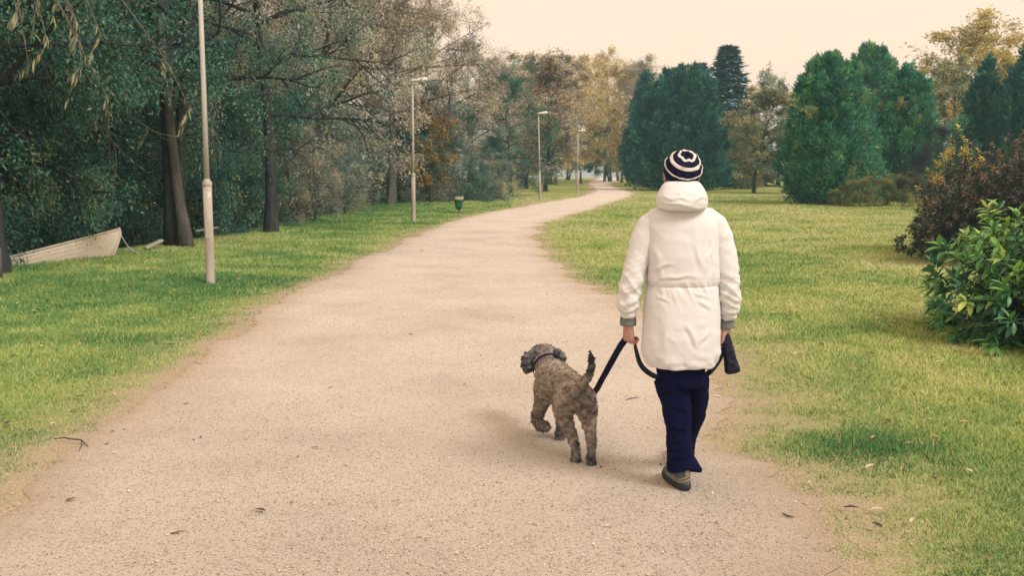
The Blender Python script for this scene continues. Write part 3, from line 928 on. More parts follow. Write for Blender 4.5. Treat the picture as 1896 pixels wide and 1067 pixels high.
# --- left bank, trunks that stand out
plant('willow_tree', 'bank1', -7.75, 14.95, 9.0, 3.4, M_leaf_dark, 'stout willow trunk at the left edge of the photo beside the stern of the boat', 'tree', rz=3.6)
plant('leaning_tree', 'bank1', -6.75, 20.2, 10.0, 3.6, M_leaf_dark, 'dark double trunk tree on the bank between the boat and the nearest lamp', 'tree', rz=2.2)
plant('straight_tree', 'bank1', -6.05, 25.0, 10.5, 3.6, M_leaf_olive, 'straight dark trunked tree with olive leaves just past the nearest lamp', 'tree', rz=0.3)
plant('twiggy_tree', 'twiggy', -7.6, 36.5, 11.8, 4.8, M_leaf_brown, 'tall half bare tree with twigs spread against the cream sky', 'tree', rz=0.8, bark=M_bark_grey)
plant('twiggy_tree', 'twiggy', -5.2, 43.0, 10.8, 4.4, M_leaf_brown, 'brownish thin tree with a forked trunk behind the second lamp', 'tree', rz=2.0, bark=M_bark_grey)
plant('rowan_tree', 'round_tree', -3.6, 44.2, 3.9, 1.15, M_leaf_orange, 'little tree with orange leaves to the right of the second lamp', 'tree', rz=2.0)
# --- filling rows
gB = 'leafy trees deep in the wood on the left bank'
LB = 'dark leafy tree deep in the shoreline wood on the left'
for i, (x, y, H, hw, k, m) in enumerate([
        (-10.5, 16.5, 8, 3.2, 'broad1', M_leaf_dark), (-11.5, 21.5, 9, 3.5, 'broad2', M_leaf_dark), (-9.6, 24.5, 9.5, 3.4, 'broad1', M_leaf_dark),
        (-9.3, 29.5, 10, 3.6, 'broad2', M_leaf_olive), (-13.5, 27.5, 10, 3.8, 'broad1', M_leaf_dark), (-9.8, 35.0, 10.5, 3.8, 'broad1', M_leaf_brown),
        (-14.5, 35.5, 11, 4.0, 'broad2', M_leaf_olive), (-9.0, 41.5, 10.5, 3.6, 'broad2', M_leaf_brown), (-18.5, 33.0, 11, 4.0, 'broad1', M_leaf_dark),
        (-13.5, 44.0, 12, 4.2, 'broad1', M_leaf_olive), (-19.5, 42.0, 12, 4.2, 'broad2', M_leaf_dark), (-6.6, 49.0, 10, 3.6, 'broad1', M_leaf_brown),
        (-16, 21, 9, 3.6, 'broad2', M_leaf_dark), (-9.3, 17.6, 7.5, 2.6, 'broad1', M_leaf_dark), (-8.7, 22.2, 8.5, 2.7, 'broad2', M_leaf_dark), (-25, 45, 12, 4.5, 'broad1', M_leaf_dark), (-4.6, 51.5, 9.6, 3.2, 'broad1', M_leaf_brown), (-9.4, 48.5, 11, 3.6, 'broad2', M_leaf_brown)]):
    lb = {'olive_leaf': 'olive leafy tree deep in the shoreline wood on the left', 'brown_leaf': 'brownish leafy tree deep in the shoreline wood on the left'}.get(m.name, LB)
    plant('wood_tree', k, x, y, H, hw, m, lb, 'tree', gB)

# --- shrubs along the edge of the wood
gS = 'bushes along the edge of the left wood'
LAB_BUSH = ['dark bush behind the stern half of the rowing boat', 'dark bush directly behind the bow of the rowing boat', 'dark bush just left of the double trunk tree',
            'dark bush behind the grey pole and the nearest lamp', 'dark bush right behind the straight dark trunk', 'dark bush on the right of the straight dark trunk',
            'dark bush behind the dry brownish bush', 'dark bush behind the olive bush with bare stems', 'olive bush deep in shade left of the second lamp',
            'dark bush in the corner where the edge of the wood turns', 'dark bush in the second row behind the front bushes of the wood', 'dark bush in the second row behind the front bushes of the wood',
            'dark bush at the left foot of the little orange tree', 'dark bush behind the green litter bin', 'low olive bush to the right of the litter bin', 'tall olive bush behind the little orange tree']
for i, (x, y, H, hw, k, m) in enumerate([
        (-10.6, 17.0, 2.4, 1.6, 'shrub1', M_leaf_dark), (-9.4, 18.6, 3.2, 1.9, 'shrub2', M_leaf_dark), (-8.6, 20.6, 3.2, 1.7, 'shrub1', M_leaf_dark),
        (-8.3, 22.8, 3.4, 1.8, 'shrub2', M_leaf_dark), (-7.7, 25.2, 3.0, 1.6, 'shrub1', M_leaf_dark), (-7.0, 27.2, 2.6, 1.5, 'shrub2', M_leaf_dark),
        (-7.3, 29.8, 3.4, 1.7, 'shrub1', M_leaf_dark), (-7.2, 33.5, 3.6, 1.9, 'shrub2', M_leaf_dark), (-7.4, 37.0, 3.6, 1.9, 'shrub1', M_leaf_olive),
        (-6.6, 40.5, 3.2, 1.8, 'shrub2', M_leaf_dark), (-11.5, 18.4, 3.0, 2.0, 'shrub2', M_leaf_dark), (-12.5, 24.5, 4.0, 2.3, 'shrub1', M_leaf_dark),
        (-5.0, 44.6, 2.8, 1.9, 'shrub1', M_leaf_dark), (-2.4, 46.6, 2.6, 1.9, 'shrub2', M_leaf_dark), (-0.9, 48.6, 1.7, 1.5, 'shrub1', M_leaf_olive),
        (-3.6, 48.5, 4.2, 2.2, 'shrub1', M_leaf_olive)]):
    plant('bank_bush', k, x, y, H, hw, m, LAB_BUSH[i], 'bush', gS)
plant('dry_bush', 'shrub2', -5.75, 29.0, 1.7, 0.9, M_leaf_brown, 'dry brownish bush where the lawn meets the wood left of the second lamp', 'bush')
plant('reddish_bush', 'shrub2', -5.7, 34.0, 1.9, 1.1, M_leaf_olive, 'olive bush with bare stems closest to the second lamp on its left', 'bush')

# --- middle: trees past the bin and along the far path
plant('dark_tree', 'broad1', -0.05, 54.0, 6.6, 2.1, M_leaf_dark, 'dark green tree on the lawn just left of the third lamp', 'tree', rz=1.2)
plant('dark_tree', 'broad2', -2.5, 58.0, 8.0, 3.0, M_leaf_brown, 'olive brown tree behind the litter bin', 'tree', rz=0.2)
plant('dark_tree', 'birch1', 2.2, 66.0, 8.6, 2.5, M_leaf_brown, 'olive green tree rising right behind the third lamp', 'tree', rz=2.6)
gF = 'tall tan trees near the lake'
for i, (px, Y, top, hw, k, m, lab) in enumerate([
        (925, 78, 128, 2.6, 'birch2', M_leaf_brown, 'brownish tree topping the dark tree left of the third lamp'),
        (968, 84, 132, 2.6, 'birch1', M_leaf_tan, 'tan tree whose top shows left of the tallest golden birch'),
        (1028, 92, 106, 2.9, 'birch1', M_leaf_tan, 'golden tan birch with the bushiest top above the third lamp'),
        (1075, 100, 122, 2.2, 'birch2', M_leaf_tan, 'slim pointed tan birch above the fourth lamp'),
        (1118, 112, 104, 2.6, 'birch2', M_leaf_tan, 'thin pale birch with a spiky top above the red tree'),
        (1150, 104, 124, 2.3, 'birch1', M_leaf_tan, 'yellowish birch between the red tree and the big dome conifer'),
        (1000, 110, 150, 3.2, 'birch2', M_leaf_brown, 'grey brown birch behind the third lamp head'),
        (1188, 96, 118, 2.4, 'birch2', M_leaf_brown, 'brown topped tree peeping over the left shoulder of the big dome conifer')]):
    H = P(px, top, Y).z
    plant('birch', k, at_px(px, Y), Y, H, hw, m, lab, 'tree', gF, bark=M_bark_grey)
plant('red_maple', 'round_tree', at_px(1118, 118), 118, P(0, 208, 118).z, 2.3, M_leaf_red, 'small maple with red autumn leaves near the end of the path', 'tree', rz=0.5)
plant('orange_maple', 'round_tree', at_px(1143, 122), 122, P(0, 200, 122).z, 2.2, M_leaf_orange, 'orange maple beside the red maple near the end of the path', 'tree', rz=1.5)
plant('green_maple', 'round_tree', at_px(1130, 112), 112, P(0, 240, 112).z, 2.9, M_leaf_dark, 'low green tree with several trunks at the end of the path', 'tree', rz=2.5)
plant('lakeside_tree', 'round_tree', at_px(1020, 96), 96, P(0, 210, 96).z, 3.2, M_leaf_olive, 'olive tree with low branches between the third and fourth lamps', 'tree', rz=2.9)
plant('lakeside_tree', 'round_tree', at_px(975, 74), 74, P(0, 225, 74).z, 2.3, M_leaf_dark, 'dark low tree directly left of the third lamp post', 'tree', rz=4.1)
plant('lakeside_tree', 'round_tree', at_px(1050, 128), 128, P(0, 215, 128).z, 3.6, M_leaf_brown, 'brown tree behind the head of the fourth lamp', 'tree', rz=5.0)

# --- right: conifers and autumn trees
plant('dome_conifer', 'dome', at_px(1260, 70), 70, P(0, 131, 70).z, 3.25, M_needle_dark, 'huge dark dome shaped conifer behind the head of the walker', 'tree', rz=0.4)
plant('side_conifer', 'cone', at_px(1192, 84), 84, P(0, 140, 84).z, 1.6, M_needle_dark, 'dark conifer half hidden by the left side of the dome shaped conifer', 'tree', rz=1.3)
plant('blue_spruce', 'spruce', at_px(1340, 84), 84, P(0, 80, 84).z, 4.9, M_needle_blue, 'tall bluish spruce with a pointed top behind the dome shaped conifer', 'tree', rz=0.9)
plant('small_spruce', 'spruce', at_px(1292, 92), 92, P(0, 112, 92).z, 3.2, M_needle_blue, 'slim spruce tip showing left of the tall bluish spruce', 'tree', rz=2.9)
plant('larch_tree', 'birch1', at_px(1394, 62), 62, P(0, 168, 62).z, 1.95, M_needle_rust, 'rust flecked larch standing right of the dome shaped conifer', 'tree', rz=3.3)
plant('rusty_shrub', 'thuja2', at_px(1370, 74), 74, P(0, 212, 74).z, 1.6, M_needle_rust, 'rusty small conifer squeezed between dome shaped conifer and larch', 'tree', rz=0.3)
plant('far_tree', 'round_tree', at_px(1440, 84), 84, P(0, 165, 84).z, 2.4, M_leaf_olive, 'olive tree top between the larch and the largest column conifer', 'tree', rz=1.9)
plant('column_conifer', 'thuja1', at_px(1522, 42.5), 42.5, P(0, 104, 42.5).z, 1.62, M_needle_green, 'largest green column conifer with branches down to the lawn', 'tree', rz=0.2)
plant('column_conifer', 'thuja2', at_px(1668, 46), 46, P(0, 128, 46).z, 1.42, M_needle_green, 'green column conifer right beside the largest one', 'tree', rz=1.1)
plant('column_conifer', 'thuja2', at_px(1588, 44), 44, P(0, 235, 44).z, 0.85, M_needle_green, 'short conifer filling the gap between the two big column conifers', 'tree', rz=2.7)
plant('pine_tree', 'thuja1', at_px(1600, 58), 58, P(0, 88, 58).z, 1.9, M_needle_green, 'taller round topped conifer behind the two column conifers', 'tree', rz=3.7)
plant('rusty_tree', 'birch2', at_px(1748, 58), 58, P(0, 118, 58).z, 2.0, M_needle_rust, 'brown flecked tree right of the column conifers', 'tree', rz=3.1)
plant('cone_conifer', 'cone', at_px(1813, 50), 50, P(0, 116, 50).z, 1.15, M_needle_dark, 'slender dark cone shaped conifer in front of the tall yellow tree', 'tree', rz=0.4)
plant('edge_conifer', 'thuja1', at_px(1900, 48), 48, P(0, 86, 48).z, 1.6, M_needle_dark, 'dark conifer cut off by the right edge of the photo', 'tree', rz=2.4)
plant('yellow_tree', 'birch2', at_px(1800, 76), 76, P(0, 45, 76).z, 4.0, M_leaf_yellow, 'tall yellow autumn tree towering behind the dark conifers on the right', 'tree', rz=1.4)
plant('yellow_tree', 'round_tree', at_px(1850, 70), 70, P(0, 125, 70).z, 2.6, M_leaf_yellow, 'bright yellow lower tree behind the cone shaped conifer', 'tree', rz=1.4)
plant('lower_shrub', 'shrub1', at_px(1740, 47), 47, 3.0, 1.7, M_needle_green, 'green bush under the brown flecked tree', 'bush', rz=1.0)
for i, (px, Y, H, hw, lab) in enumerate([(1590, 40.2, 0.95, 0.8, 'low yellowish shrub at the foot of the largest column conifer'),
                                        (1640, 40.6, 1.0, 0.85, 'pale low shrub midway between column conifer and plum shrub'),
                                        (1682, 40.2, 1.05, 0.75, 'pale low shrub touching the left of the plum coloured shrub'),
                                        (1553, 40.2, 0.6, 0.5, 'smallest yellowish shrub under the column conifer skirts')]):
    plant('low_shrub', 'shrub1', at_px(px, Y), Y, H, hw, M_leaf_meadow, lab, 'bush', 'low pale shrubs under the conifers')
plant('plum_shrub', 'shrub2', at_px(1712, 37), 37, 1.9, 1.2, M_leaf_plum, 'dark plum coloured shrub behind the purple leaved bush', 'bush', rz=0.5)
# trees further right, past the frame
gR = 'conifers past the right edge'
for x, y, H, hw in ((30, 52, 7.5, 1.8), (34, 60, 8.5, 2.0), (36, 48, 6.5, 1.8)):
    plant('edge_conifer', 'thuja2', x, y, H, hw, M_needle_dark, 'dark conifer beyond the one at the right edge', 'tree', gR)

# ------------------------------------------------------------------ lamps
def gpt(x, y): return float(gz(np.array([float(x)]), np.array([float(y)]))[0])

def make_lamp(x, y, h, label, head_az, lean=(0, 0), old=False):
    t = thing('street_lamp', label, 'street lamp', (x, y, gpt(x, y)), 'lamps along the path')
    lx, ly = lean
    fl = 1.36
    def L(z): return Vector((lx * z, ly * z, z))
    mb = MB().tube([L(-0.1), L(0.02), L(0.6), L(fl)], [0.062, 0.062, 0.060, 0.059], 16)
    lowp = mb.build('lower_pole', M_galv2, t)
    mb = MB().lathe([(0.001, fl + 0.075), (0.036, fl + 0.073), (0.045, fl + 0.05), (0.064, fl + 0.03), (0.066, fl - 0.02), (0.060, fl - 0.028)], 18, Matrix.Translation(L(fl) - Vector((0, 0, fl))))
    mb.build('collar', M_galv2, t)
    MB().tube([L(fl), L(h * 0.6), L(h)], [0.037, 0.034, 0.030], 14).build('upper_pole', M_galv, t)
    d = MB().box(L(0.75) + Vector((0, -0.0595, 0)), (0.026, 0.006, 0.13))
    d.build('service_door', M_galv, lowp, smooth=False, bevel=0.004)
    sk = MB(); nseg = 8
    for zz in (1.17, 1.26):
        for i in range(nseg + 1):
            an = -1.35 + 0.9 * i / nseg
            sk.v.append((0.0612 * math.cos(an) + lx * zz, 0.0612 * math.sin(an) + ly * zz, zz))
    for i in range(nseg): sk.f.append((i, i + 1, nseg + 2 + i, nseg + 1 + i))
    if y < 20: sk.build('sticker', M_lampwhite, lowp)
    # head: flattened pear, tilted up slightly
    ca, sa = math.cos(head_az), math.sin(head_az)
    top = L(h)
    f = Vector((ca, sa, 0.12)).normalized(); s = Vector((-sa, ca, 0)); u = f.cross(s)
    c = top + f * (0.17 if not old else 0.02) + Vector((0, 0, 0.06))
    rings = []
    prof = [(-0.25, 0.012, 0.008), (-0.23, 0.06, 0.022), (-0.16, 0.10, 0.038), (-0.05, 0.135, 0.052), (0.08, 0.15, 0.066), (0.20, 0.135, 0.068), (0.27, 0.09, 0.050), (0.295, 0.03, 0.018)]
    if old: prof = [(-0.45, 0.02, 0.015), (-0.40, 0.07, 0.03), (-0.2, 0.09, 0.04), (0.0, 0.09, 0.045), (0.15, 0.07, 0.04), (0.2, 0.02, 0.015)]
    for a, wd, hh in prof:
        rings.append((c + f * a + u * hh * 0.15, s * wd, u * hh))
    hd = MB().loft(rings, 20).build('lamp_head', M_lampwhite, t)
    rings = [(c + f * (a * 0.93 - 0.005) - u * (hh * 0.52 + 0.008), s * wd * 0.86, u * hh * 0.55) for a, wd, hh in prof]
    MB().loft(rings, 18).build('lamp_bowl', M_lampglass, hd)
    MB().tube([top - Vector((0, 0, 0.06)), top + Vector((0, 0, 0.03))], [0.038, 0.045], 12).build('head_clamp', M_galv, t)
    return t

make_lamp(-4.14, 13.59, 4.35, 'nearest street lamp on the left lawn with its head above the photo', 0.35, (-0.0, 0))
make_lamp(-2.88, 29.14, 4.0, 'second street lamp on the left lawn near the litter bin', 0.30, (0.004, 0))
make_lamp(1.35, 48.07, 4.08, 'third street lamp slightly leaning beside the left border of the path', 0.25, (-0.022, 0))
make_lamp(3.90, 59.65, 3.66, 'fourth street lamp by the bend of the path', 0.2, (0.004, 0))
make_lamp(5.88, 92.0, 4.3, 'farthest small street lamp half hidden behind the fourth', 3.05, (0, 0), True)

# ------------------------------------------------------------------ litter bin
def make_bin():
    x, y = -1.82, 34.2
    t = thing('litter_bin', 'small green litter bin on a short post with pale yellowish lid', 'litter bin', (x, y, gpt(x, y)))
    MB().tube([(0.05, 0.12, -0.05), (0.05, 0.12, 0.62)], [0.022, 0.022], 10).build('post', M_galv, t)
    rings = []
    for z, wx, wy in ((0.12, 0.02, 0.02), (0.16, 0.07, 0.06), (0.22, 0.115, 0.10), (0.34, 0.145, 0.12), (0.46, 0.15, 0.125), (0.47, 0.16, 0.135), (0.49, 0.16, 0.135)):
        rings.append(((0, 0, z), (wx, 0, 0), (0, wy, 0)))
    MB().loft(rings, 20, pw=3.2).build('bin_body', M_bin, t)
    ld = MB().loft([((0, 0, 0.495), (0.155, 0, 0), (0, 0.13, 0)), ((0, 0.01, 0.60), (0.152, 0, 0), (0, 0.12, 0)), ((0, 0.02, 0.625), (0.13, 0, 0), (0, 0.10, 0))], 20, pw=3.2).build('lid', M_signpale, t)
    MB().box((0.0, -0.122, 0.552), (0.10, 0.006, 0.030)).build('yellow_band', M_sign, ld, smooth=False)
    MB().box((0, -0.07, 0.632), (0.155, 0.07, 0.012)).build('lid_edge', M_bin, ld, smooth=False, bevel=0.005)
make_bin()

# ------------------------------------------------------------------ boat on the bank
def make_boat():
    bow_top = P(220, 425, 18.0)
    t = thing('rowing_boat', 'cream clinker rowing boat pulled up on the bank at the edge of the wood', 'boat', (0, 0, 0))
    Ln = 3.7
    # local frame: x from stern (0) to bow (Ln); y beam; z up
    n_str = 8
    def section(xq, k):
        """point on starboard half section, k in 0 (keel) .. 1 (gunwale)"""
        u = xq / Ln
        beam = 0.66 * (1 - max(0, (u - 0.45) / 0.55) ** 2.3) * (0.80 + 0.20 * min(1, u / 0.4))
        beam = max(beam, 0.012)
        sheer = 0.50 + 0.16 * max(0, (u - 0.4) / 0.6) ** 2 + 0.05 * max(0, (0.3 - u) / 0.3) ** 2
        keel = 0.60 * max(0, (u - 0.74) / 0.26) ** 3.2
        a = k * math.pi * 0.5
        fl = 0.55 + 0.45 * max(0, (u - 0.6) / 0.4)     # flare
        yy = beam * (math.sin(a) ** (0.75 + 0.35 * fl))
        zz = keel + (sheer - keel) * (1 - math.cos(a) ** 1.0) ** (0.95)
        return yy, zz
    xs = list(np.linspace(0, Ln * 0.78, 18)) + list(np.linspace(Ln * 0.78, Ln, 22)[1:])
    bow = Vector((Ln, 0, section(Ln, 1)[1]))
    yaw = R(-36)   # the stern lies nearer and farther to the left
    B = Matrix.Rotation(-yaw, 4, 'Z') @ Matrix.Rotation(R(-11), 4, 'Y') @ Matrix.Rotation(R(-15), 4, 'X')
    M = Matrix.Translation(bow_top) @ B @ Matrix.Translation(-bow)
    for side in (-1, 1):
        for k in range(n_str):
            k0 = math.acos(1 - k / n_str) * 2 / math.pi; k1 = math.acos(1 - (k + 1) / n_str) * 2 / math.pi + 0.02
            if k == n_str - 1: k1 = 1.0
            vs = []
            for xq in xs:
                y0, z0 = section(xq, k0); y1, z1 = section(xq, min(1, k1))
                o = 0.008
                # lower edge proud of the strake below
                vs += [M @ Vector((xq, side * (y0 + o * 1.15), z0 - 0.002)), M @ Vector((xq, side * y1, z1)),
                       M @ Vector((xq, side * max(0, y1 - o), z1)), M @ Vector((xq, side * y0, z0))]
            fs = []
            for i in range(len(xs) - 1):
                for e in range(4):
                    f = (i * 4 + e, i * 4 + (e + 1) % 4, i * 4 + 4 + (e + 1) % 4, i * 4 + 4 + e)
                    fs.append(f if side > 0 else f[::-1])
            MB().add(vs, fs).build('strake', M_hull, t, smooth=False)
        pts = []
        for xq in xs:
            y1, z1 = section(xq, 1); pts.append(M @ Vector((xq, side * (y1 + 0.006), z1 + 0.004)))
        MB().tube(pts, 0.020, 8).build('gunwale', M_hull_dirty, t)
    vs = []; 
    fl = []
    for xq in xs:
        y1, z1 = section(xq, 0.62); fl.append((xq, max(0.01, y1 - 0.03), z1 + 0.01))
    for xq, yy, zz in fl: vs += [M @ Vector((xq, -yy, zz)), M @ Vector((xq, yy, zz))]
    MB().add(vs, [(i * 2, i * 2 + 1, i * 2 + 3, i * 2 + 2) for i in range(len(fl) - 1)]).build('floor_boards', M_inner, t, smooth=False)
    # stem, transom, thwarts
    st = []
    for q in np.linspace(0, 1, 12):
        xq = Ln - 0.0 - 0.62 * (1 - q) ** 1.8
        st.append((xq, q))
    pts = [M @ Vector((xq + 0.01, 0, section(xq, 0)[1] - 0.01)) for xq in list(np.linspace(0.1, Ln * 0.74, 10)) + list(np.linspace(Ln * 0.75, Ln, 30))] + [M @ Vector((Ln + 0.012, 0, section(Ln, 1)[1] + 0.03))]
    MB().tube(pts, 0.022, 8).build('keel', M_hull_dirty, t)
    tv = [M @ Vector((0.0, s * section(0, k)[0], section(0, k)[1])) for s in (1, -1) for k in (np.linspace(0, 1, 8) if s > 0 else np.linspace(1, 0.001, 8))]
    MB().add(tv, [tuple(range(len(tv)))]).build('transom', M_hull_dirty, t, smooth=False)
    for xq in (0.5, 1.5, 2.5):
        y1, z1 = section(xq, 0.85)
        mb = MB().box((xq, 0, z1), (0.11, max(0.1, y1 - 0.02), 0.014))
        mb.v = [tuple(M @ Vector(v)) for v in mb.v]
        mb.build('thwart', M_hull_dirty, t, smooth=False)
    return bow_top
bow_top = make_boat()
b = P(222, 432, 17.98); g = P(258, 468, 18.1)
pts = [b.lerp(g, k / 8) - Vector((0, 0, 0.10 * math.sin(math.pi * k / 8))) for k in range(9)]
pts[-1].z = gpt(pts[-1].x, pts[-1].y) + 0.01
tag(MB().tube(pts, 0.011, 6).build('mooring_rope', M_rope), 'thin pale rope running from the bow of the boat to the ground', 'rope')
def board(name, a, c, hw, th, label, cat):
    mb = MB(); d = (c - a); M3 = d.to_track_quat('X', 'Z').to_matrix()
    mb.box((a + c) / 2, (d.length / 2, hw, th), M3)
    tag(mb.build(name, M_board, None, smooth=False, bevel=0.006), label, cat)
a, c = P(268, 460, 18.9), P(300, 449, 19.2)
a.z = gpt(a.x, a.y) + 0.05; c.z = gpt(c.x, c.y) + 0.18
board('plank', a, c, 0.06, 0.02, 'short pale plank on the ground between boat and double trunk tree', 'plank')
a, c = P(362, 428, 22.0), P(403, 421, 22.3)
board('branch_pole', a, c, 0.025, 0.02, 'grey pole leaning low in the bushes behind the nearest lamp', 'pole')
a = P(2, 523, 14.2); a.z = gpt(a.x, a.y) - 0.05
tag(MB().tube([a, a + Vector((0.0, 0, 0.5))], [0.03, 0.028], 10).build('stake', M_bark_grey), 'thin grey stake in the grass at the left edge of the photo', 'stake')

# leaning second trunk of the double tree
t2 = MB().tube([(-6.45, 19.75, -0.1), (-6.55, 19.85, 0.5), (-6.66, 19.9, 1.2), (-6.75, 19.95, 2.2), (-6.9, 20.0, 4.5)], [0.17, 0.12, 0.10, 0.09, 0.06], 12)
o = t2.build('second_trunk', M_bark_grey)
for ob in list(COL.objects):
    if ob.name == 'leaning_tree':
        bpy.context.view_layer.update()
        o.parent = ob
        o.matrix_parent_inverse = ob.matrix_world.inverted()
t3 = MB().tube([(-6.86, 20.1, -0.1), (-6.84, 20.1, 0.9), (-6.86, 20.15, 2.5), (-6.9, 20.2, 5)], [0.20, 0.165, 0.15, 0.12], 14)
o3 = t3.build('main_trunk', M_bark_dark)
o3.parent = o.parent; o3.matrix_parent_inverse = o.parent.matrix_world.inverted()

# ------------------------------------------------------------------ leafy bushes in the right foreground
def leaf_mesh(name, L, W, droop, seg=4, fold=0.25, tint=0.5):
    vs = []; 
    for i in range(seg + 1):
        u = i / seg
        wd = W * 0.5 * (math.sin(math.pi * min(1, u * 0.92 + 0.06)) ** 0.8) * (1 - 0.25 * u)
        if i == seg: wd = 0.0005
        x = L * u; z = -droop * L * u * u
        vs += [(x, -wd, z + fold * wd), (x, 0, z), (x, wd, z + fold * wd)]
    fs = []
    for i in range(seg):
        a = i * 3
        fs += [(a, a + 1, a + 4, a + 3), (a + 1, a + 2, a + 5, a + 4)]
    return qmesh(name, np.array(vs), np.array(fs), tint=np.full(len(vs), tint), smooth=True)

def leaf_shell(name, label, cat, center, rad, height, n_tips, per, L, W, mat, seed, n_obj, group=None, zmin=0.05, front=True, tint_mu=0.45, tint_sd=0.22, top_bright=0.25, bumps=0.3, tip_up=0.45, stem_r=0.018, shell=0.3):
    """shrub of arching stems whose tips carry whorls of leaves; the leaves that show largest are objects"""
    rng = np.random.default_rng(seed)
    cx, cy = center
    g0 = gpt(cx, cy)
    t = thing(name, label, cat, (cx, cy, g0), group)
    tips = []; dirs = []; polys = []
    for i in range(n_tips):
        a = rng.random() * 2 * np.pi
        v = rng.random() ** 0.8
        el = math.asin(v) * 0.98 - 0.12
        lump = 1 + bumps * (float(vnoise(np.array([[math.cos(a) * 1.8 + seed, math.sin(a) * 1.8, el * 2.0]]), seed)[0]) - 0.5) * 2
        rr = (1 - shell * rng.random() ** 1.6) * lump
        p = np.array([math.cos(a) * math.cos(el) * rad * rr, math.sin(a) * math.cos(el) * rad * rr, max(zmin, height * (0.06 + 0.94 * math.sin(max(0, el))) * rr)])
        root = np.array([math.cos(a) * 0.15 * rad, math.sin(a) * 0.15 * rad, -0.02])
        mid = root * 0.5 + p * 0.5 + np.array([0, 0, 0.18 * height * (1 - v)])
        tt = np.linspace(0, 1, 6)[:, None]
        c = (1 - tt) ** 2 * root + 2 * tt * (1 - tt) * mid + tt ** 2 * p
        polys.append((c, np.linspace(stem_r, 0.004, 6), 5))
        d = c[-1] - c[-2]; d /= np.linalg.norm(d)
        d = d + np.array([0, 0, tip_up]); d /= np.linalg.norm(d)
        tips.append(p); dirs.append(d)
    V, F = tube_arrays(polys)
    link('stems', qmesh('stems', V, F, smooth=True), M_bark_dark, t)
    leaves = []
    for p, d in zip(tips, dirs):
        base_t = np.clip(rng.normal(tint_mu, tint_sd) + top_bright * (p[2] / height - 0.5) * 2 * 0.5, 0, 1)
        s = np.cross(d, [0.1, 0.2, 1.0]); s /= np.linalg.norm(s); q = np.cross(s, d)
        for k in range(per):
            a = k * 2.39996 + rng.normal(0, 0.25)
            lay = k / per
            back = -d * lay * L * 0.9
            o = (s * math.cos(a) + q * math.sin(a))
            di = o * (0.55 + 0.55 * lay) + d * (0.85 - 0.75 * lay) + rng.normal(0, 0.14, 3) - np.array([0, 0, 0.18])
            di /= np.linalg.norm(di)
            leaves.append((p + back, di, L * rng.uniform(0.65, 1.15), np.clip(base_t + rng.normal(0, 0.13) - 0.05, 0, 1), d))
    # which show largest: in frame, near, facing
    sc = []
    for (p, di, l, tn, d) in leaves:
        wx, wy, wz = p[0] + cx, p[1] + cy, p[2] + g0
        rel = np.array([wx, wy, wz - EYE]); dist = np.linalg.norm(rel)
        zc = rel[1] * CP - rel[2] * SP
        px = 948 + 1843 * rel[0] / zc
        outw = np.dot(p / (np.linalg.norm(p) + 1e-6), -rel / dist)
        sc.append((px < 1896) * 10 + outw * 3 - dist * 0.6 + 0.8 * np.linalg.norm(p / np.array([rad, rad, height])))
    order = np.argsort(-np.array(sc))
    pick = order[:n_obj]; rest = order[n_obj:]
    shapes = [leaf_mesh('leaf', 1.0, W / L * rng.uniform(0.85, 1.15), rng.uniform(0.08, 0.35), 4, 0.35, tn) for tn in np.linspace(0.05, 0.98, 14)]
    def frame(di, roll):
        zup = np.array([0, 0, 1.0]) + rng.normal(0, 0.25, 3)
        y = np.cross(zup, di); y /= np.linalg.norm(y); z = np.cross(di, y)
        return np.stack([di, y, z], 1)
    for i in pick:
        p, di, l, tn, d = leaves[i]
        me = shapes[int(np.clip(round(tn * 13), 0, 13))]
        ob = link('leaf', me, mat, t)
        F3 = frame(di, 0) * l
        M4 = Matrix(((F3[0][0], F3[0][1], F3[0][2], p[0]), (F3[1][0], F3[1][1], F3[1][2], p[1]), (F3[2][0], F3[2][1], F3[2][2], p[2]), (0, 0, 0, 1)))
        ob.matrix_local = M4
    # the rest joined
    if len(rest):
        low = leaf_mesh('leaf', 1.0, W / L, 0.2, 3 if L > 0.12 else 2, 0.35)
        b0 = get_co(low); nf = np.array([list(pp.vertices) for pp in low.polygons])
        Vs = []; Fs = []; Ts = []; o = 0
        for i in rest:
            p, di, l, tn, d = leaves[i]
            Vs.append(b0 @ (frame(di, 0) * l).T + p); Fs.append(nf + o); o += len(b0); Ts.append(np.full(len(b0), tn))
        ob = link('leaves', qmesh('leaves', np.concatenate(Vs), np.concatenate(Fs), tint=np.concatenate(Ts), smooth=True), mat, t)
        tag(ob, kind='stuff')
    return t

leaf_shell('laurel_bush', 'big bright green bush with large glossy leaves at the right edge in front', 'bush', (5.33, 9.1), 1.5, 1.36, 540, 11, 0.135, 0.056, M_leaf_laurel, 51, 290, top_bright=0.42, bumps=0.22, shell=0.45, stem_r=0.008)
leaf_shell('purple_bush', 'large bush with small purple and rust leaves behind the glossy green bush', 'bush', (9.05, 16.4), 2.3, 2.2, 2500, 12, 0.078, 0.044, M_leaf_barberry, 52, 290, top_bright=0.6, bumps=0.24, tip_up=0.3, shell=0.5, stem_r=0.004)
leaf_shell('yellow_bush', 'slim upright shrub with yellow leaves rising behind the purple bush', 'bush', tuple(P(1768, 330, 18.6).xy), 0.6, 2.4, 150, 9, 0.10, 0.055, M_leaf_yellow, 53, 120, top_bright=0.2, bumps=0.5, tip_up=1.0, stem_r=0.012)

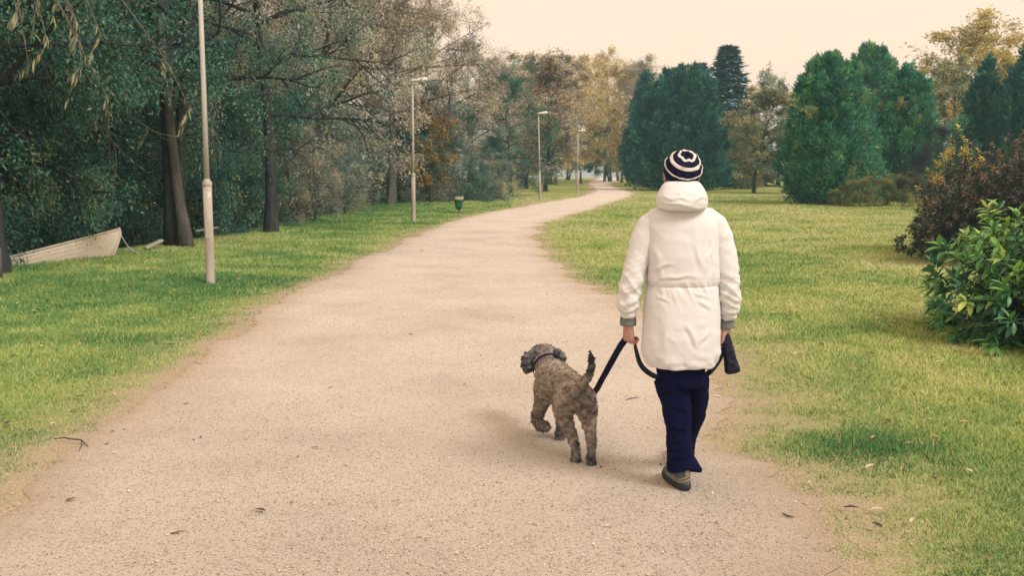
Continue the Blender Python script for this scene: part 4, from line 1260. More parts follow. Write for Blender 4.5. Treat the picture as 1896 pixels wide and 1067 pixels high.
# drooping willow twigs over the left lawn
def willow_branches():
    rng = np.random.default_rng(71)
    t = None
    for ob in COL.objects:
        if ob.name == 'willow_tree': t = ob
    bpy.context.view_layer.update()
    inv = t.matrix_world.inverted()
    polys = []; leaves = []
    def leafy(pts, dens):
        for k in range(len(pts) - 1):
            for q in range(dens):
                f = rng.random()
                p = pts[k] * (1 - f) + pts[k + 1] * f
                d = (pts[k + 1] - pts[k]); d /= np.linalg.norm(d)
                di = d * 0.8 + rng.normal(0, 0.45, 3) + np.array([0, 0, -0.8])
                leaves.append((p, di / np.linalg.norm(di), rng.uniform(0.08, 0.15), rng.random()))
    start = np.array([-7.9, 15.0, 4.6])
    ends = [(35, 40, 10.0), (95, 75, 9.6), (150, 45, 10.0), (200, 60, 9.8), (60, 110, 10.4), (160, 130, 10.6), (185, 180, 11.0), (345, 190, 12.5)]
    for px, py, Y in ends:
        e = np.array(P(px, py, Y)); m = (start + e) / 2 + np.array([0, 0, 1.5 + rng.random()])
        tt = np.linspace(0, 1, 12)[:, None]
        c = (1 - tt) ** 2 * start + 2 * tt * (1 - tt) * m + tt ** 2 * e
        c += rng.normal(0, 0.03, c.shape)
        polys.append((c, np.linspace(0.035, 0.004, 12), 5))
        leafy(c[7:], 4)
        for k in range(5):
            i = rng.integers(5, 12)
            tp = walk(rng, c[i], (rng.normal(0.1, 0.5), rng.normal(-.2, 0.4), -0.5), rng.uniform(0.15, 0.45), 5, 0.15, -0.18)
            polys.append((tp, np.linspace(0.005, 0.002, 6), 4)); leafy(tp, 2)
    # bare grey twigs hanging lower between the boat and the double trunk
    for px, py, Y, q in [(215, 200, 16, 0), (240, 290, 16.5, 0), (205, 265, 16, 0), (255, 270, 16, 0), (430, 245, 18, 0), (350, 245, 17, 0), (290, 330, 17.5, 0), (530, 230, 20, 0), (560, 160, 21, 0), (110, 180, 15.5, 0), (50, 300, 15.5, 0), (470, 180, 19, 0)]:
        e = np.array(P(px, py, Y)); s = e + np.array([rng.normal(-0.7, 0.5), rng.normal(0.5, 0.3), rng.uniform(0.5, 1.4)])
        c = walk(rng, s, e - s, np.linalg.norm(e - s) * 1.25, 9, 0.16, -0.04)
        polys.append((c, np.linspace(0.016, 0.004, 10), 5))
        for k in range(3):
            i = rng.integers(2, 9)
            tp = walk(rng, c[i], rot_about(rng, c[i] - c[i - 1], 0.6), rng.uniform(0.4, 1.0), 5, 0.18, -0.03)
            polys.append((tp, np.linspace(0.007, 0.003, 6), 4))
            if rng.random() < 0.4: leafy(tp, 1)
    V, F = tube_arrays(polys)
    o = link('branches', qmesh('branches', V, F, smooth=True), M_bark_grey, t); o.matrix_parent_inverse = inv
    idx = np.argsort([np.linalg.norm(l[0]) for l in leaves])
    shapes = [leaf_mesh('leaf', 1.0, 0.2, rng.uniform(0.1, 0.4), 3, 0.3, tn) for tn in np.linspace(0.1, 0.98, 8)]
    for i in idx[:280]:
        p, di, l, tn = leaves[i]
        ob = link('leaf', shapes[int(tn * 7.99)], M_leaf_willow, t)
        y = np.cross([0.3, 0.1, 1.0], di); y /= np.linalg.norm(y); z = np.cross(di, y)
        M4 = Matrix(((di[0]*l, y[0]*l, z[0]*l, p[0]), (di[1]*l, y[1]*l, z[1]*l, p[1]), (di[2]*l, y[2]*l, z[2]*l, p[2]), (0, 0, 0, 1)))
        ob.matrix_parent_inverse = inv; ob.matrix_basis = M4
    rest = idx[280:]
    if len(rest):
        A = np.array([leaves[i][0] for i in rest]); D = np.array([leaves[i][1] for i in rest]); L = np.array([leaves[i][2] for i in rest]); T = np.array([leaves[i][3] for i in rest])
        ob = link('leaves', leaf_quads(A, D, rng.normal(0, 1, A.shape), L, L * 0.2, T, 'leaves', 0.1), M_leaf_willow, t)
        ob.matrix_parent_inverse = inv; tag(ob, kind='stuff')
willow_branches()

# ------------------------------------------------------------------ grass, gravel, leaf litter
def build_grass():
    rng = np.random.default_rng(5)
    n = 1150000
    # radial pdf for density ~ d^-1.6 (areal)
    d0, d1, ee = 3.3, 60.0, 0.42
    uu = rng.random(n)
    d = (d0 ** ee + uu * (d1 ** ee - d0 ** ee)) ** (1 / ee)
    a = rng.uniform(-R(36), R(36), n)
    x = d * np.sin(a); y = d * np.cos(a)
    o = path_out(x, y)
    right = x > 0
    q = np.stack([x * 1.5, y * 1.5, np.zeros(n)], 1)
    nn = fbm(q, 3, 77)
    q2 = np.stack([x * 5.0, y * 5.0, np.zeros(n)], 1)
    n2 = fbm(q2, 2, 78)
    edge = np.where(right & (y < 11), 0.75, 0.36) * (0.25 + 1.5 * nn)
    prob = sstep(-0.02, 1.0, o / edge * 0.9 + (n2 - 0.5) * 1.3)
    # a few tufts on the right verge
    wd = wood_amount(x, y)
    prob = np.maximum(prob, 1.2 * np.exp(-(((x - 1.95) / 0.62) ** 2 + ((y - 5.5) / 0.33) ** 2)) * (n2 > 0.35))
    prob = np.where(wd > 0.4, prob * 0.25 * (wd < 4), prob)
    prob = np.where(right & (y < 9) & (o > 0.05) & (n2 > 0.56), np.maximum(prob, 0.55), prob)
    keep = (o > -0.03) & (rng.random(n) < prob)
    dryk = (~keep) & (o > -0.05) & (o < 1.6) & right & (y < 13) & (rng.random(n) < 0.35)
    dryl = (~keep) & (o > -0.02) & (o < 0.5) & (~right) & (rng.random(n) < 0.22)
    flat = dryk | dryl
    keep = keep | flat
    flat = flat[keep]
    x, y, d, o, nn, n2 = x[keep], y[keep], d[keep], o[keep], nn[keep], n2[keep]
    n = len(x)
    z = gz(x, y)
    lod = np.maximum(1.0, d / 6.0)
    lush = fbm(np.stack([x * 0.6, y * 0.6, np.zeros(n)], 1), 3, 90)
    patch = np.exp(-(((x - 1.95) / 0.62) ** 2 + ((y - 5.5) / 0.33) ** 2))
    h = (0.014 + 0.025 * patch + 0.021 * rng.random(n) + 0.03 * np.clip(lush - 0.5, 0, 1)) * lod ** 0.35 * (0.65 + 0.5 * sstep(0, 1.0, o))
    wdt = 0.0034 * rng.uniform(0.7, 1.3, n) * lod ** 0.9
    h = np.where(flat, 0.004 + 0.010 * rng.random(n), h)
    az = rng.random(n) * 2 * np.pi
    lean = np.where(flat, rng.uniform(0.015, 0.05, n), rng.uniform(0.1, 1.1, n) * h)
    la = rng.random(n) * 2 * np.pi
    base = np.stack([x, y, z - 0.004], 1)
    sd = np.stack([np.cos(az), np.sin(az), np.zeros(n)], 1) * wdt[:, None]
    tip = base + np.stack([np.cos(la) * lean, np.sin(la) * lean, h], 1)
    V = np.stack([base - sd, base + sd, tip], 1).reshape(-1, 3)
    F = np.arange(3 * n).reshape(-1, 3)
    mid = fbm(np.stack([x * 0.22, y * 0.22, np.zeros(n)], 1), 3, 93)
    dry = np.exp(-o / 0.5) * 0.35
    tint = 0.37 + rng.normal(0, 0.15, n) + (0.5 - lush) * 0.6 + (mid - 0.5) * 0.9 + dry + sstep(9, 28, d) * 0.36 * (x > 0) + sstep(9, 25, d) * 0.12 * (x <= 0) + 0.13 * (x > 0) - 0.05 * (x <= 0) - 0.27 * np.exp(-(((x - 1.95) / 0.62) ** 2 + ((y - 5.5) / 0.33) ** 2))
    small = fbm(np.stack([x * 2.1, y * 2.1, np.zeros(n)], 1), 3, 97)
    tint = tint + (small - 0.5) * 0.75
    h = h * (1 - 0.9 * (small - 0.5)) 
    dead = (rng.random(n) < 0.05)
    tint = np.where(flat, rng.uniform(0.35, 1.0, n), tint)
    tint = np.where(dead, rng.uniform(0.8, 1.0, n), np.clip(tint, 0, 0.92))
    me = qmesh('grass', V, F, tint=np.repeat(tint, 3))
    tag(link('grass', me, M_grass), 'short yellowish green grass blades of the mown lawn', None, kind='stuff')
build_grass()

def build_gravel():
    rng = np.random.default_rng(6)
    n = 110000
    d = 3.2 + 11.0 * rng.random(n) ** 1.5
    a = rng.uniform(-R(36), R(36), n)
    x = d * np.sin(a); y = d * np.cos(a)
    o = path_out(x, y)
    k = (o < 0.0) | (rng.random(n) < np.exp(-np.clip(o, 0, None) / 0.4) * 0.8)
    x, y, d, o = x[k], y[k], d[k], o[k]; n = len(x)
    s = 0.0016 + 0.0030 * rng.random(n) ** 2 + 0.006 * (rng.random(n) < 0.02) * rng.random(n)
    octa = np.array([(1, 0, 0), (0, 1, 0), (-1, 0, 0), (0, -1, 0), (0, 0, 0.8), (0, 0, -0.6)], float)
    jit = rng.uniform(0.6, 1.4, (n, 6, 1))
    az = rng.random(n) * 6.28
    c, sn = np.cos(az), np.sin(az)
    X = octa[None, :, 0] * c[:, None] - octa[None, :, 1] * sn[:, None]
    Y = octa[None, :, 0] * sn[:, None] + octa[None, :, 1] * c[:, None]
    Z = np.repeat(octa[None, :, 2], n, 0)
    V = np.stack([X, Y, Z], -1) * jit * s[:, None, None]
    zb = np.where(o < 0, 0.017, gz(x, y))
    V += np.stack([x, y, zb + s * 0.25], 1)[:, None, :]
    f = np.array([(0, 1, 4), (1, 2, 4), (2, 3, 4), (3, 0, 4), (1, 0, 5), (2, 1, 5), (3, 2, 5), (0, 3, 5)])
    F = (f[None] + (np.arange(n) * 6)[:, None, None]).reshape(-1, 3)
    tint = np.clip(rng.normal(0.5, 0.25, n), 0, 1)
    me = qmesh('gravel', V.reshape(-1, 3), F, tint=np.repeat(tint, 6))
    tag(link('gravel', me, M_stone), 'loose fine gravel strewn over the path', None, kind='stuff')
build_gravel()

def surf_z(x, y):
    return 0.02 if float(path_out(np.array([x]), np.array([y]))[0]) < 0 else gpt(x, y) + 0.022

def fallen_leaves():
    rng = np.random.default_rng(8)
    shapes = []
    for k in range(4):
        me = leaf_mesh('fallen_leaf', 1.0, rng.uniform(0.3, 0.55), rng.uniform(-0.10, 0.12), 4, rng.uniform(0.2, 0.5))
        shapes.append(me)
    def put(x, y, size, mi, label, group, rz=None):
        me = shapes[int(rng.integers(0, 4))]
        o = link('fallen_leaf', me, M_fallen[mi])
        o.location = (x, y, surf_z(x, y) + (0.002 if surf_z(x, y) == 0.02 else 0.012))
        o.scale = (size,) * 3
        o.rotation_euler = (rng.normal(0, 0.12), rng.normal(0, 0.08), rng.random() * 6.28 if rz is None else rz)
        tag(o, label, 'leaf', group)
    for px, py, s, mi, lab in [(590, 836, 0.055, 2, 'dark curled leaf alone in the middle of the path in front of the dog'),
                               (350, 752, 0.055, 2, 'dark brown leaf on the left half of the path by its border'),
                               (764, 623, 0.06, 2, 'dark speck of a leaf in mid path between verge and dog head'),
                               (608, 724, 0.06, 1, 'long tan leaf lying straight on the path left of the dog'),
                               (492, 955, 0.06, 2, 'dark flat leaf at the bottom of the path left of centre'),
                               (122, 937, 0.055, 2, 'dark leaf on the bottom left corner of the path'),
                               (335, 995, 0.06, 0, 'pale narrow leaf at the bottom of the path'),
                               (595, 931, 0.03, 0, 'tiny whitish leaf on the path below the dark curled one'),
                               (1524, 880, 0.055, 1, 'pinkish tan leaf lying in the green patch right of the walker'),
                               (1790, 884, 0.06, 0, 'pale leaf in the grass below the glossy green bush'),
                               (1335, 740, 0.06, 0, 'pale leaf on the grass border right beside the trousers'),
                               (783, 466, 0.13, 1, 'tan leaf far up the path where it narrows'),
                               (1130, 980, 0.04, 0, 'small pale leaf on the path below the feet of the walker'),
                               (10, 797, 0.09, 2, 'dark leaf in the grass at the left edge of the photo')]:
        g = G(px, py); put(g.x, g.y, s, mi, lab, 'fallen leaves')
    # scattered ones that nothing tells apart
    c = 0
    while c < 190:
        d = 4.2 + 14 * rng.random() ** 1.2; a = rng.uniform(-R(27), R(26))
        x, y = d * math.sin(a), d * math.cos(a)
        o = float(path_out(np.array([x]), np.array([y]))[0])
        if 0.1 < o < 6 and float(wood_amount(np.array([x]), np.array([y]))[0]) < -0.3:
            dark = rng.random() < 0.3
            mi = 2 if dark else int(rng.integers(0, 2))
            if x < 0: lab = 'dark fallen leaf lying in the left lawn' if dark else 'pale fallen leaf lying in the left lawn'
            else: lab = 'dark fallen leaf lying in the right lawn' if dark else 'pale fallen leaf lying in the right lawn'
            put(x, y, rng.uniform(0.035, 0.08) * (1 + max(0, d - 8) * 0.05), mi, lab, lab.replace('leaf', 'leaves').replace(' lying', ''))
            c += 1
    c = 0
    while c < 40:
        d = 4.2 + 16 * rng.random() ** 1.3; a = rng.uniform(-R(27), R(26))
        x, y = d * math.sin(a), d * math.cos(a)
        o = float(path_out(np.array([x]), np.array([y]))[0])
        if o < -0.05:
            edge = o > -0.6
            mi = int(rng.integers(0, 3))
            put(x, y, rng.uniform(0.018, 0.04) * (1 + max(0, d - 8) * 0.04), mi, 'little leaf fragment strewn on the gravel path', 'leaf fragments on the path')
            c += 1
fallen_leaves()

def twig(pts, r, label):
    tag(MB().tube(pts, [r * 0.6] + [r] * (len(pts) - 2) + [r * 0.4], 6).build('fallen_twig', M_twig), label, 'twig', 'twigs lying on the ground')
def twig_px(pxs, r, label, lift=0.0):
    ps = []
    for px, py in pxs:
        g = G(px, py); ps.append(Vector((g.x, g.y, surf_z(g.x, g.y) + r + lift)))
    twig(ps, r, label)
twig_px([(1158, 747), (1170, 744), (1183, 742)], 0.0035, 'thin straight twig on the path between dog and walker')
twig_px([(100, 822), (118, 819), (135, 822), (150, 823), (164, 835)], 0.0045, 'dark crooked twig where the left lawn meets the gravel')
twig_px([(150, 823), (152, 832), (146, 843)], 0.003, 'short side piece lying by the dark crooked twig')
twig_px([(1448, 961), (1458, 966), (1470, 968)], 0.005, 'dark short stick at the right border of the path')
twig_px([(1562, 950), (1575, 948), (1590, 951)], 0.005, 'dark stick in the dry grass below the green patch')
twig_px([(318, 997), (333, 994), (346, 993)], 0.003, 'pale thin stalk at the bottom of the path')

# ------------------------------------------------------------------ the dog
def px_pts(lst):
    """(px, py, Y) -> points"""
    return [P(*a) for a in lst]

def build_dog():
    base = P(1065, 862, 5.3); base.z = 0.02
    t = thing('dog', 'curly brown grey dog on a lead trotting away along the path with its tail up', 'dog', base)
    bpy.context.view_layer.update()
    mb = MB()
    # trunk of the body: rump to neck
    mb.tube(px_pts([(1067, 729, 5.28), (1060, 722, 5.36), (1047, 712, 5.47), (1034, 705, 5.58), (1024, 698, 5.68), (1017, 688, 5.78)]),
            [0.076, 0.089, 0.091, 0.101, 0.107, 0.082], 18, True)
    mb.tube(px_pts([(1020, 712, 5.64), (1018, 726, 5.70)]), [0.095, 0.073], 14, True)                      # deep chest
    mb.tube(px_pts([(1018, 690, 5.76), (1011, 676, 5.86), (1005, 664, 5.95)]), [0.077, 0.067, 0.062], 14, True)     # neck
    mb.tube(px_pts([(1012, 657, 5.93), (1003, 659, 5.99), (994, 664, 6.03)]), [0.067, 0.074, 0.064], 16, True)     # skull
    mb.tube(px_pts([(992, 668, 6.05), (984, 676, 6.10), (979, 681, 6.13)]), [0.048, 0.040, 0.034], 12, True)       # muzzle turned left
    # tail
    mb.tube(px_pts([(1068, 719, 5.27), (1080, 709, 5.22), (1090, 697, 5.20), (1095, 680, 5.19), (1095, 664, 5.18), (1092, 651, 5.17)]),
            [0.034, 0.030, 0.026, 0.022, 0.018, 0.009], 10, True)
    # hind left leg: thigh, knee forward, hock back, foot
    mb.tube(px_pts([(1049, 738, 5.30), (1044, 760, 5.36), (1047, 779, 5.38), (1058, 806, 5.27), (1066, 832, 5.235), (1067, 852, 5.23)]),
            [0.077, 0.064, 0.045, 0.032, 0.026, 0.028], 14, True)
    mb.tube(px_pts([(1067, 855, 5.23), (1065, 857, 5.28)]), [0.031, 0.029], 12, True)
    # hind right leg
    mb.tube(px_pts([(1080, 738, 5.26), (1087, 764, 5.28), (1091, 784, 5.28), (1094, 808, 5.20), (1095, 836, 5.175), (1095, 858, 5.17)]),
            [0.074, 0.060, 0.041, 0.030, 0.025, 0.027], 14, True)
    mb.tube(px_pts([(1095, 860, 5.17), (1094, 860, 5.21)]), [0.028, 0.027], 12, True)
    # front right leg on the ground
    mb.tube(px_pts([(1031, 722, 5.62), (1040, 756, 5.66), (1041, 784, 5.68), (1037, 808, 5.67), (1034, 826, 5.655)]),
            [0.065, 0.045, 0.036, 0.033, 0.032], 12, True)
    mb.tube(px_pts([(1034, 828, 5.655), (1030, 828, 5.70)]), [0.031, 0.029], 12, True)
    # front left leg lifted, wrist folded
    mb.tube(px_pts([(1008, 716, 5.72), (1003, 748, 5.74), (997, 764, 5.72), (994, 776, 5.80)]), [0.067, 0.048, 0.040, 0.036], 12, True)
    mb.tube(px_pts([(994, 777, 5.80), (1000, 789, 5.76), (1010, 791, 5.68)]), [0.037, 0.036, 0.033], 12, True)
    me = fuse(mb, 'body', 0.009, 6)
    V = get_co(me); N = get_no(me)
    # curly coat: two sizes of curls, broken up
    cz = V[:, 2]
    c1 = vnoise(V * 34, 3); c2 = vnoise(V * 62, 5); c3 = vnoise(V * 110, 6)
    curl = np.abs(c1 - 0.5) * 2 * 0.55 + np.abs(c2 - 0.5) * 2 * 0.35 + c3 * 0.2
    V2 = V + N * ((curl - 0.42) * 0.016)[:, None]
    set_co(me, V2)
    # colour of the coat: pale worn back, darker face and feet (its own marking), rump shade painted in
    hd = np.linalg.norm(V - np.array(P(1000, 664, 6.0)), axis=1)
    feet = np.clip((0.24 - V[:, 2]) / 0.20, 0, 1)
    rump = np.exp(-(np.linalg.norm((V - np.array(P(1076, 748, 5.20))) * np.array([1, 0.6, 0.8]), axis=1) / 0.075) ** 2)  # shade on the hindquarters, put into the coat colour
    under = np.clip(-N[:, 2], 0, 1)
    tailm = sstep(0.0, 0.06, V[:, 2] - P(1080, 705, 5.2).z) * (V[:, 0] > P(1076, 0, 5.2).x) * (V[:, 1] < 5.3)
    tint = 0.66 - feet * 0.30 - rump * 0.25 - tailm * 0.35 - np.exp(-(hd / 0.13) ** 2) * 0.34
    face = np.exp(-(np.linalg.norm(V - np.array(P(982, 678, 6.1)), axis=1) / 0.09) ** 2)
    tint = tint - face * 0.4 + (c1 - 0.5) * 0.35 + (c2 - 0.5) * 0.3
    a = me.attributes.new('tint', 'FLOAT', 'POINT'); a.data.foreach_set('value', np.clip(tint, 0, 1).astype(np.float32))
    inv = t.matrix_world.inverted()
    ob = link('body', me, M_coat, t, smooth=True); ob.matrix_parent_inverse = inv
    # short curls standing off the coat
    rng = np.random.default_rng(3)
    idx = rng.integers(0, len(V2), 30000)
    nn = N[idx] + rng.normal(0, 0.55, (len(idx), 3)) + np.array([0, 0, -0.15])
    L = rng.uniform(0.005, 0.012, len(idx))
    cr = leaf_quads(V2[idx] - N[idx] * 0.003, nn, rng.normal(0, 1, (len(idx), 3)), L, L * 0.42, np.clip(tint[idx] + rng.normal(0, 0.07, len(idx)), 0, 1), 'fur', 0.5)
    ob = link('fur', cr, M_coat, t); ob.matrix_parent_inverse = inv; tag(ob, kind='stuff')
    # ears
    for pts, r in (([(988, 652, 5.93), (979, 663, 5.92), (975, 676, 5.93), (975, 687, 5.94)], [0.030, 0.040, 0.042, 0.026]),
                   ([(1026, 652, 5.92), (1036, 658, 5.88), (1042, 665, 5.86), (1044, 671, 5.86)], [0.030, 0.036, 0.032, 0.018])):
        e = MB().tube(px_pts(pts), r, 12, True)
        em = fuse(e, 'ear', 0.008, 3)
        EV = get_co(em); EN = get_no(em)
        set_co(em, EV + EN * ((np.abs(vnoise(EV * 50, 2) - 0.5) * 2 - 0.4) * 0.020)[:, None])
        aa = em.attributes.new('tint', 'FLOAT', 'POINT'); aa.data.foreach_set('value', np.clip(0.30 + (vnoise(EV * 50, 2) - .5) * .6, 0, 1).astype(np.float32))
        ob = link('ear', em, M_coat, t, smooth=True); ob.matrix_parent_inverse = inv
    no = MB().tube(px_pts([(977, 682, 6.15), (975, 682, 6.16)]), [0.016, 0.012], 10, True)
    ob = no.build('nose', M_sole, t); ob.matrix_parent_inverse = inv
    for q in ((986, 664, 6.095),):
        ob = MB().tube([P(*q), P(*q) + Vector((-0.003, 0.004, 0))], [0.009, 0.008], 8, True).build('eye', M_pouch, t); ob.matrix_parent_inverse = inv
    # collar: a band round the neck
    c = P(1016, 683, 5.80); ax = (P(1005, 664, 5.95) - P(1019, 692, 5.74)).normalized()
    s = ax.cross(Vector((0, 0, 1))).normalized(); u = s.cross(ax)
    pts = [c + (s * math.cos(k * math.pi / 12) + u * math.sin(k * math.pi / 12)) * 0.094 for k in range(25)]
    ob = MB().ribbon(pts, [ax * 0.012] * 25, 0.004).build('collar', M_strap, t); ob.matrix_parent_inverse = inv
    return c + s * 0.094 * 0.6 + u * 0.08

def coat_material():
    m = leafmat('curly_coat', [(0.0, (0.012, 0.018, 0.036)), (0.25, (0.062, 0.066, 0.078)), (0.48, (0.20, 0.175, 0.158)), (0.74, (0.40, 0.335, 0.275)), (1.0, (0.60, 0.51, 0.42))], 0.85, 0, 0.15, 0.12, 30)
    return m
M_coat = coat_material()
build_dog()

# ------------------------------------------------------------------ the walker
YP = 4.75
def Q(px, py, dy=0.0):
    return P(px, py, YP + dy)
SX = 2.58e-3    # metres per photo pixel at the walker

def ring(px, py, hw, dep, dy=0.0, tilt=0.0):
    """an elliptic section seen edge-on: half width hw in photo pixels, half depth dep in metres"""
    c = Q(px, py, dy)
    return (c, Vector((hw * SX, 0, tilt * hw * SX)), Vector((0, dep, 0)))

def drape(me, folds, fine=0.0, fs=30, seed=1):
    V = get_co(me); N = get_no(me)
    d = np.zeros(len(V))
    for fn in folds: d = d + fn(V, N)
    if fine: d = d + (fbm(V * fs, 3, seed) - 0.5) * fine
    set_co(me, V + N * d[:, None])
    me.polygons.foreach_set('use_smooth', np.full(len(me.polygons), True, dtype=bool))

def ridge(a, b, width, amp, fall=0.0):
    """a crease running from a to b (two valleys beside a ridge)"""
    K = np.array([1.0, 0.0, 1.0]); a = np.array(a) * K; b = np.array(b) * K; ab = b - a; L2 = ab @ ab
    def fn(V, N):
        V = V * K + (np.stack([vnoise(V * 22, 3), vnoise(V * 22, 4), vnoise(V * 22, 5)], 1) - 0.5) * K * 0.022
        t = np.clip(((V - a) @ ab) / L2, 0, 1)
        c = a + t[:, None] * ab
        pr = np.array([-ab[2], 0.0, ab[0]]) / math.sqrt(L2)
        sd = ((V - c) @ pr) / (width * 0.85)
        r2 = (np.linalg.norm(V - c, axis=1) / (width * 0.85)) ** 2
        k = np.sin(np.pi * np.clip(t, 0.0, 1))
        return amp * 0.62 * k * sstep(0.2, -0.35, N[:, 1]) * (sd * 1.7 + 0.35) * np.exp(-r2)
    return fn

def hand(mb, W, d, n, tside, curl=(35, 115, 175), scale=1.0, thumb=1.0):
    """palm and five bent fingers: wrist W, d along the hand, n palm normal, tside towards the thumb"""
    W = Vector(W); d = Vector(d).normalized(); n = Vector(n).normalized(); n = (n - d * n.dot(d)).normalized()
    tside = Vector(tside); tside = (tside - d * tside.dot(d) - n * tside.dot(n)).normalized()
    s = scale
    rings = []
    for u, w_, h_ in ((-0.01, 0.027, 0.020), (0.01, 0.029, 0.019), (0.035, 0.036, 0.017), (0.065, 0.040, 0.015), (0.085, 0.038, 0.012), (0.092, 0.030, 0.008)):
        rings.append((W + d * u * s, tside * w_ * s, n * h_ * s))
    mb.loft(rings, 16, pw=2.5)
    for off, ln in ((0.031, 0.92), (0.0105, 1.0), (-0.0105, 0.94), (-0.031, 0.76)):
        p = W + d * (0.082 - abs(off) * 0.15) * s + tside * off * s
        pts = [W + d * 0.06 * s + tside * off * 0.9 * s, p]
        for ang, sg in zip(curl, (0.043, 0.027, 0.022)):
            a = R(ang)
            p = p + (d * math.cos(a) + n * math.sin(a)) * sg * ln * s
            pts.append(p)
        mb.tube(pts, [0.0095 * s, 0.0092 * s, 0.0086 * s, 0.0080 * s, 0.0066 * s], 10, True)
    p0 = W + d * 0.020 * s + tside * 0.022 * s + n * 0.004 * s
    p1 = p0 + (d * 0.62 + tside * 0.62 * thumb + n * 0.45).normalized() * 0.042 * s
    p2 = p1 + (d * 0.75 + tside * 0.05 + n * 0.66).normalized() * 0.030 * s
    p3 = p2 + (d * 0.55 - tside * 0.25 + n * 0.8).normalized() * 0.024 * s
    mb.tube([p0, p1, p2, p3], [0.0135 * s, 0.0110 * s, 0.0098 * s, 0.0078 * s], 10, True)

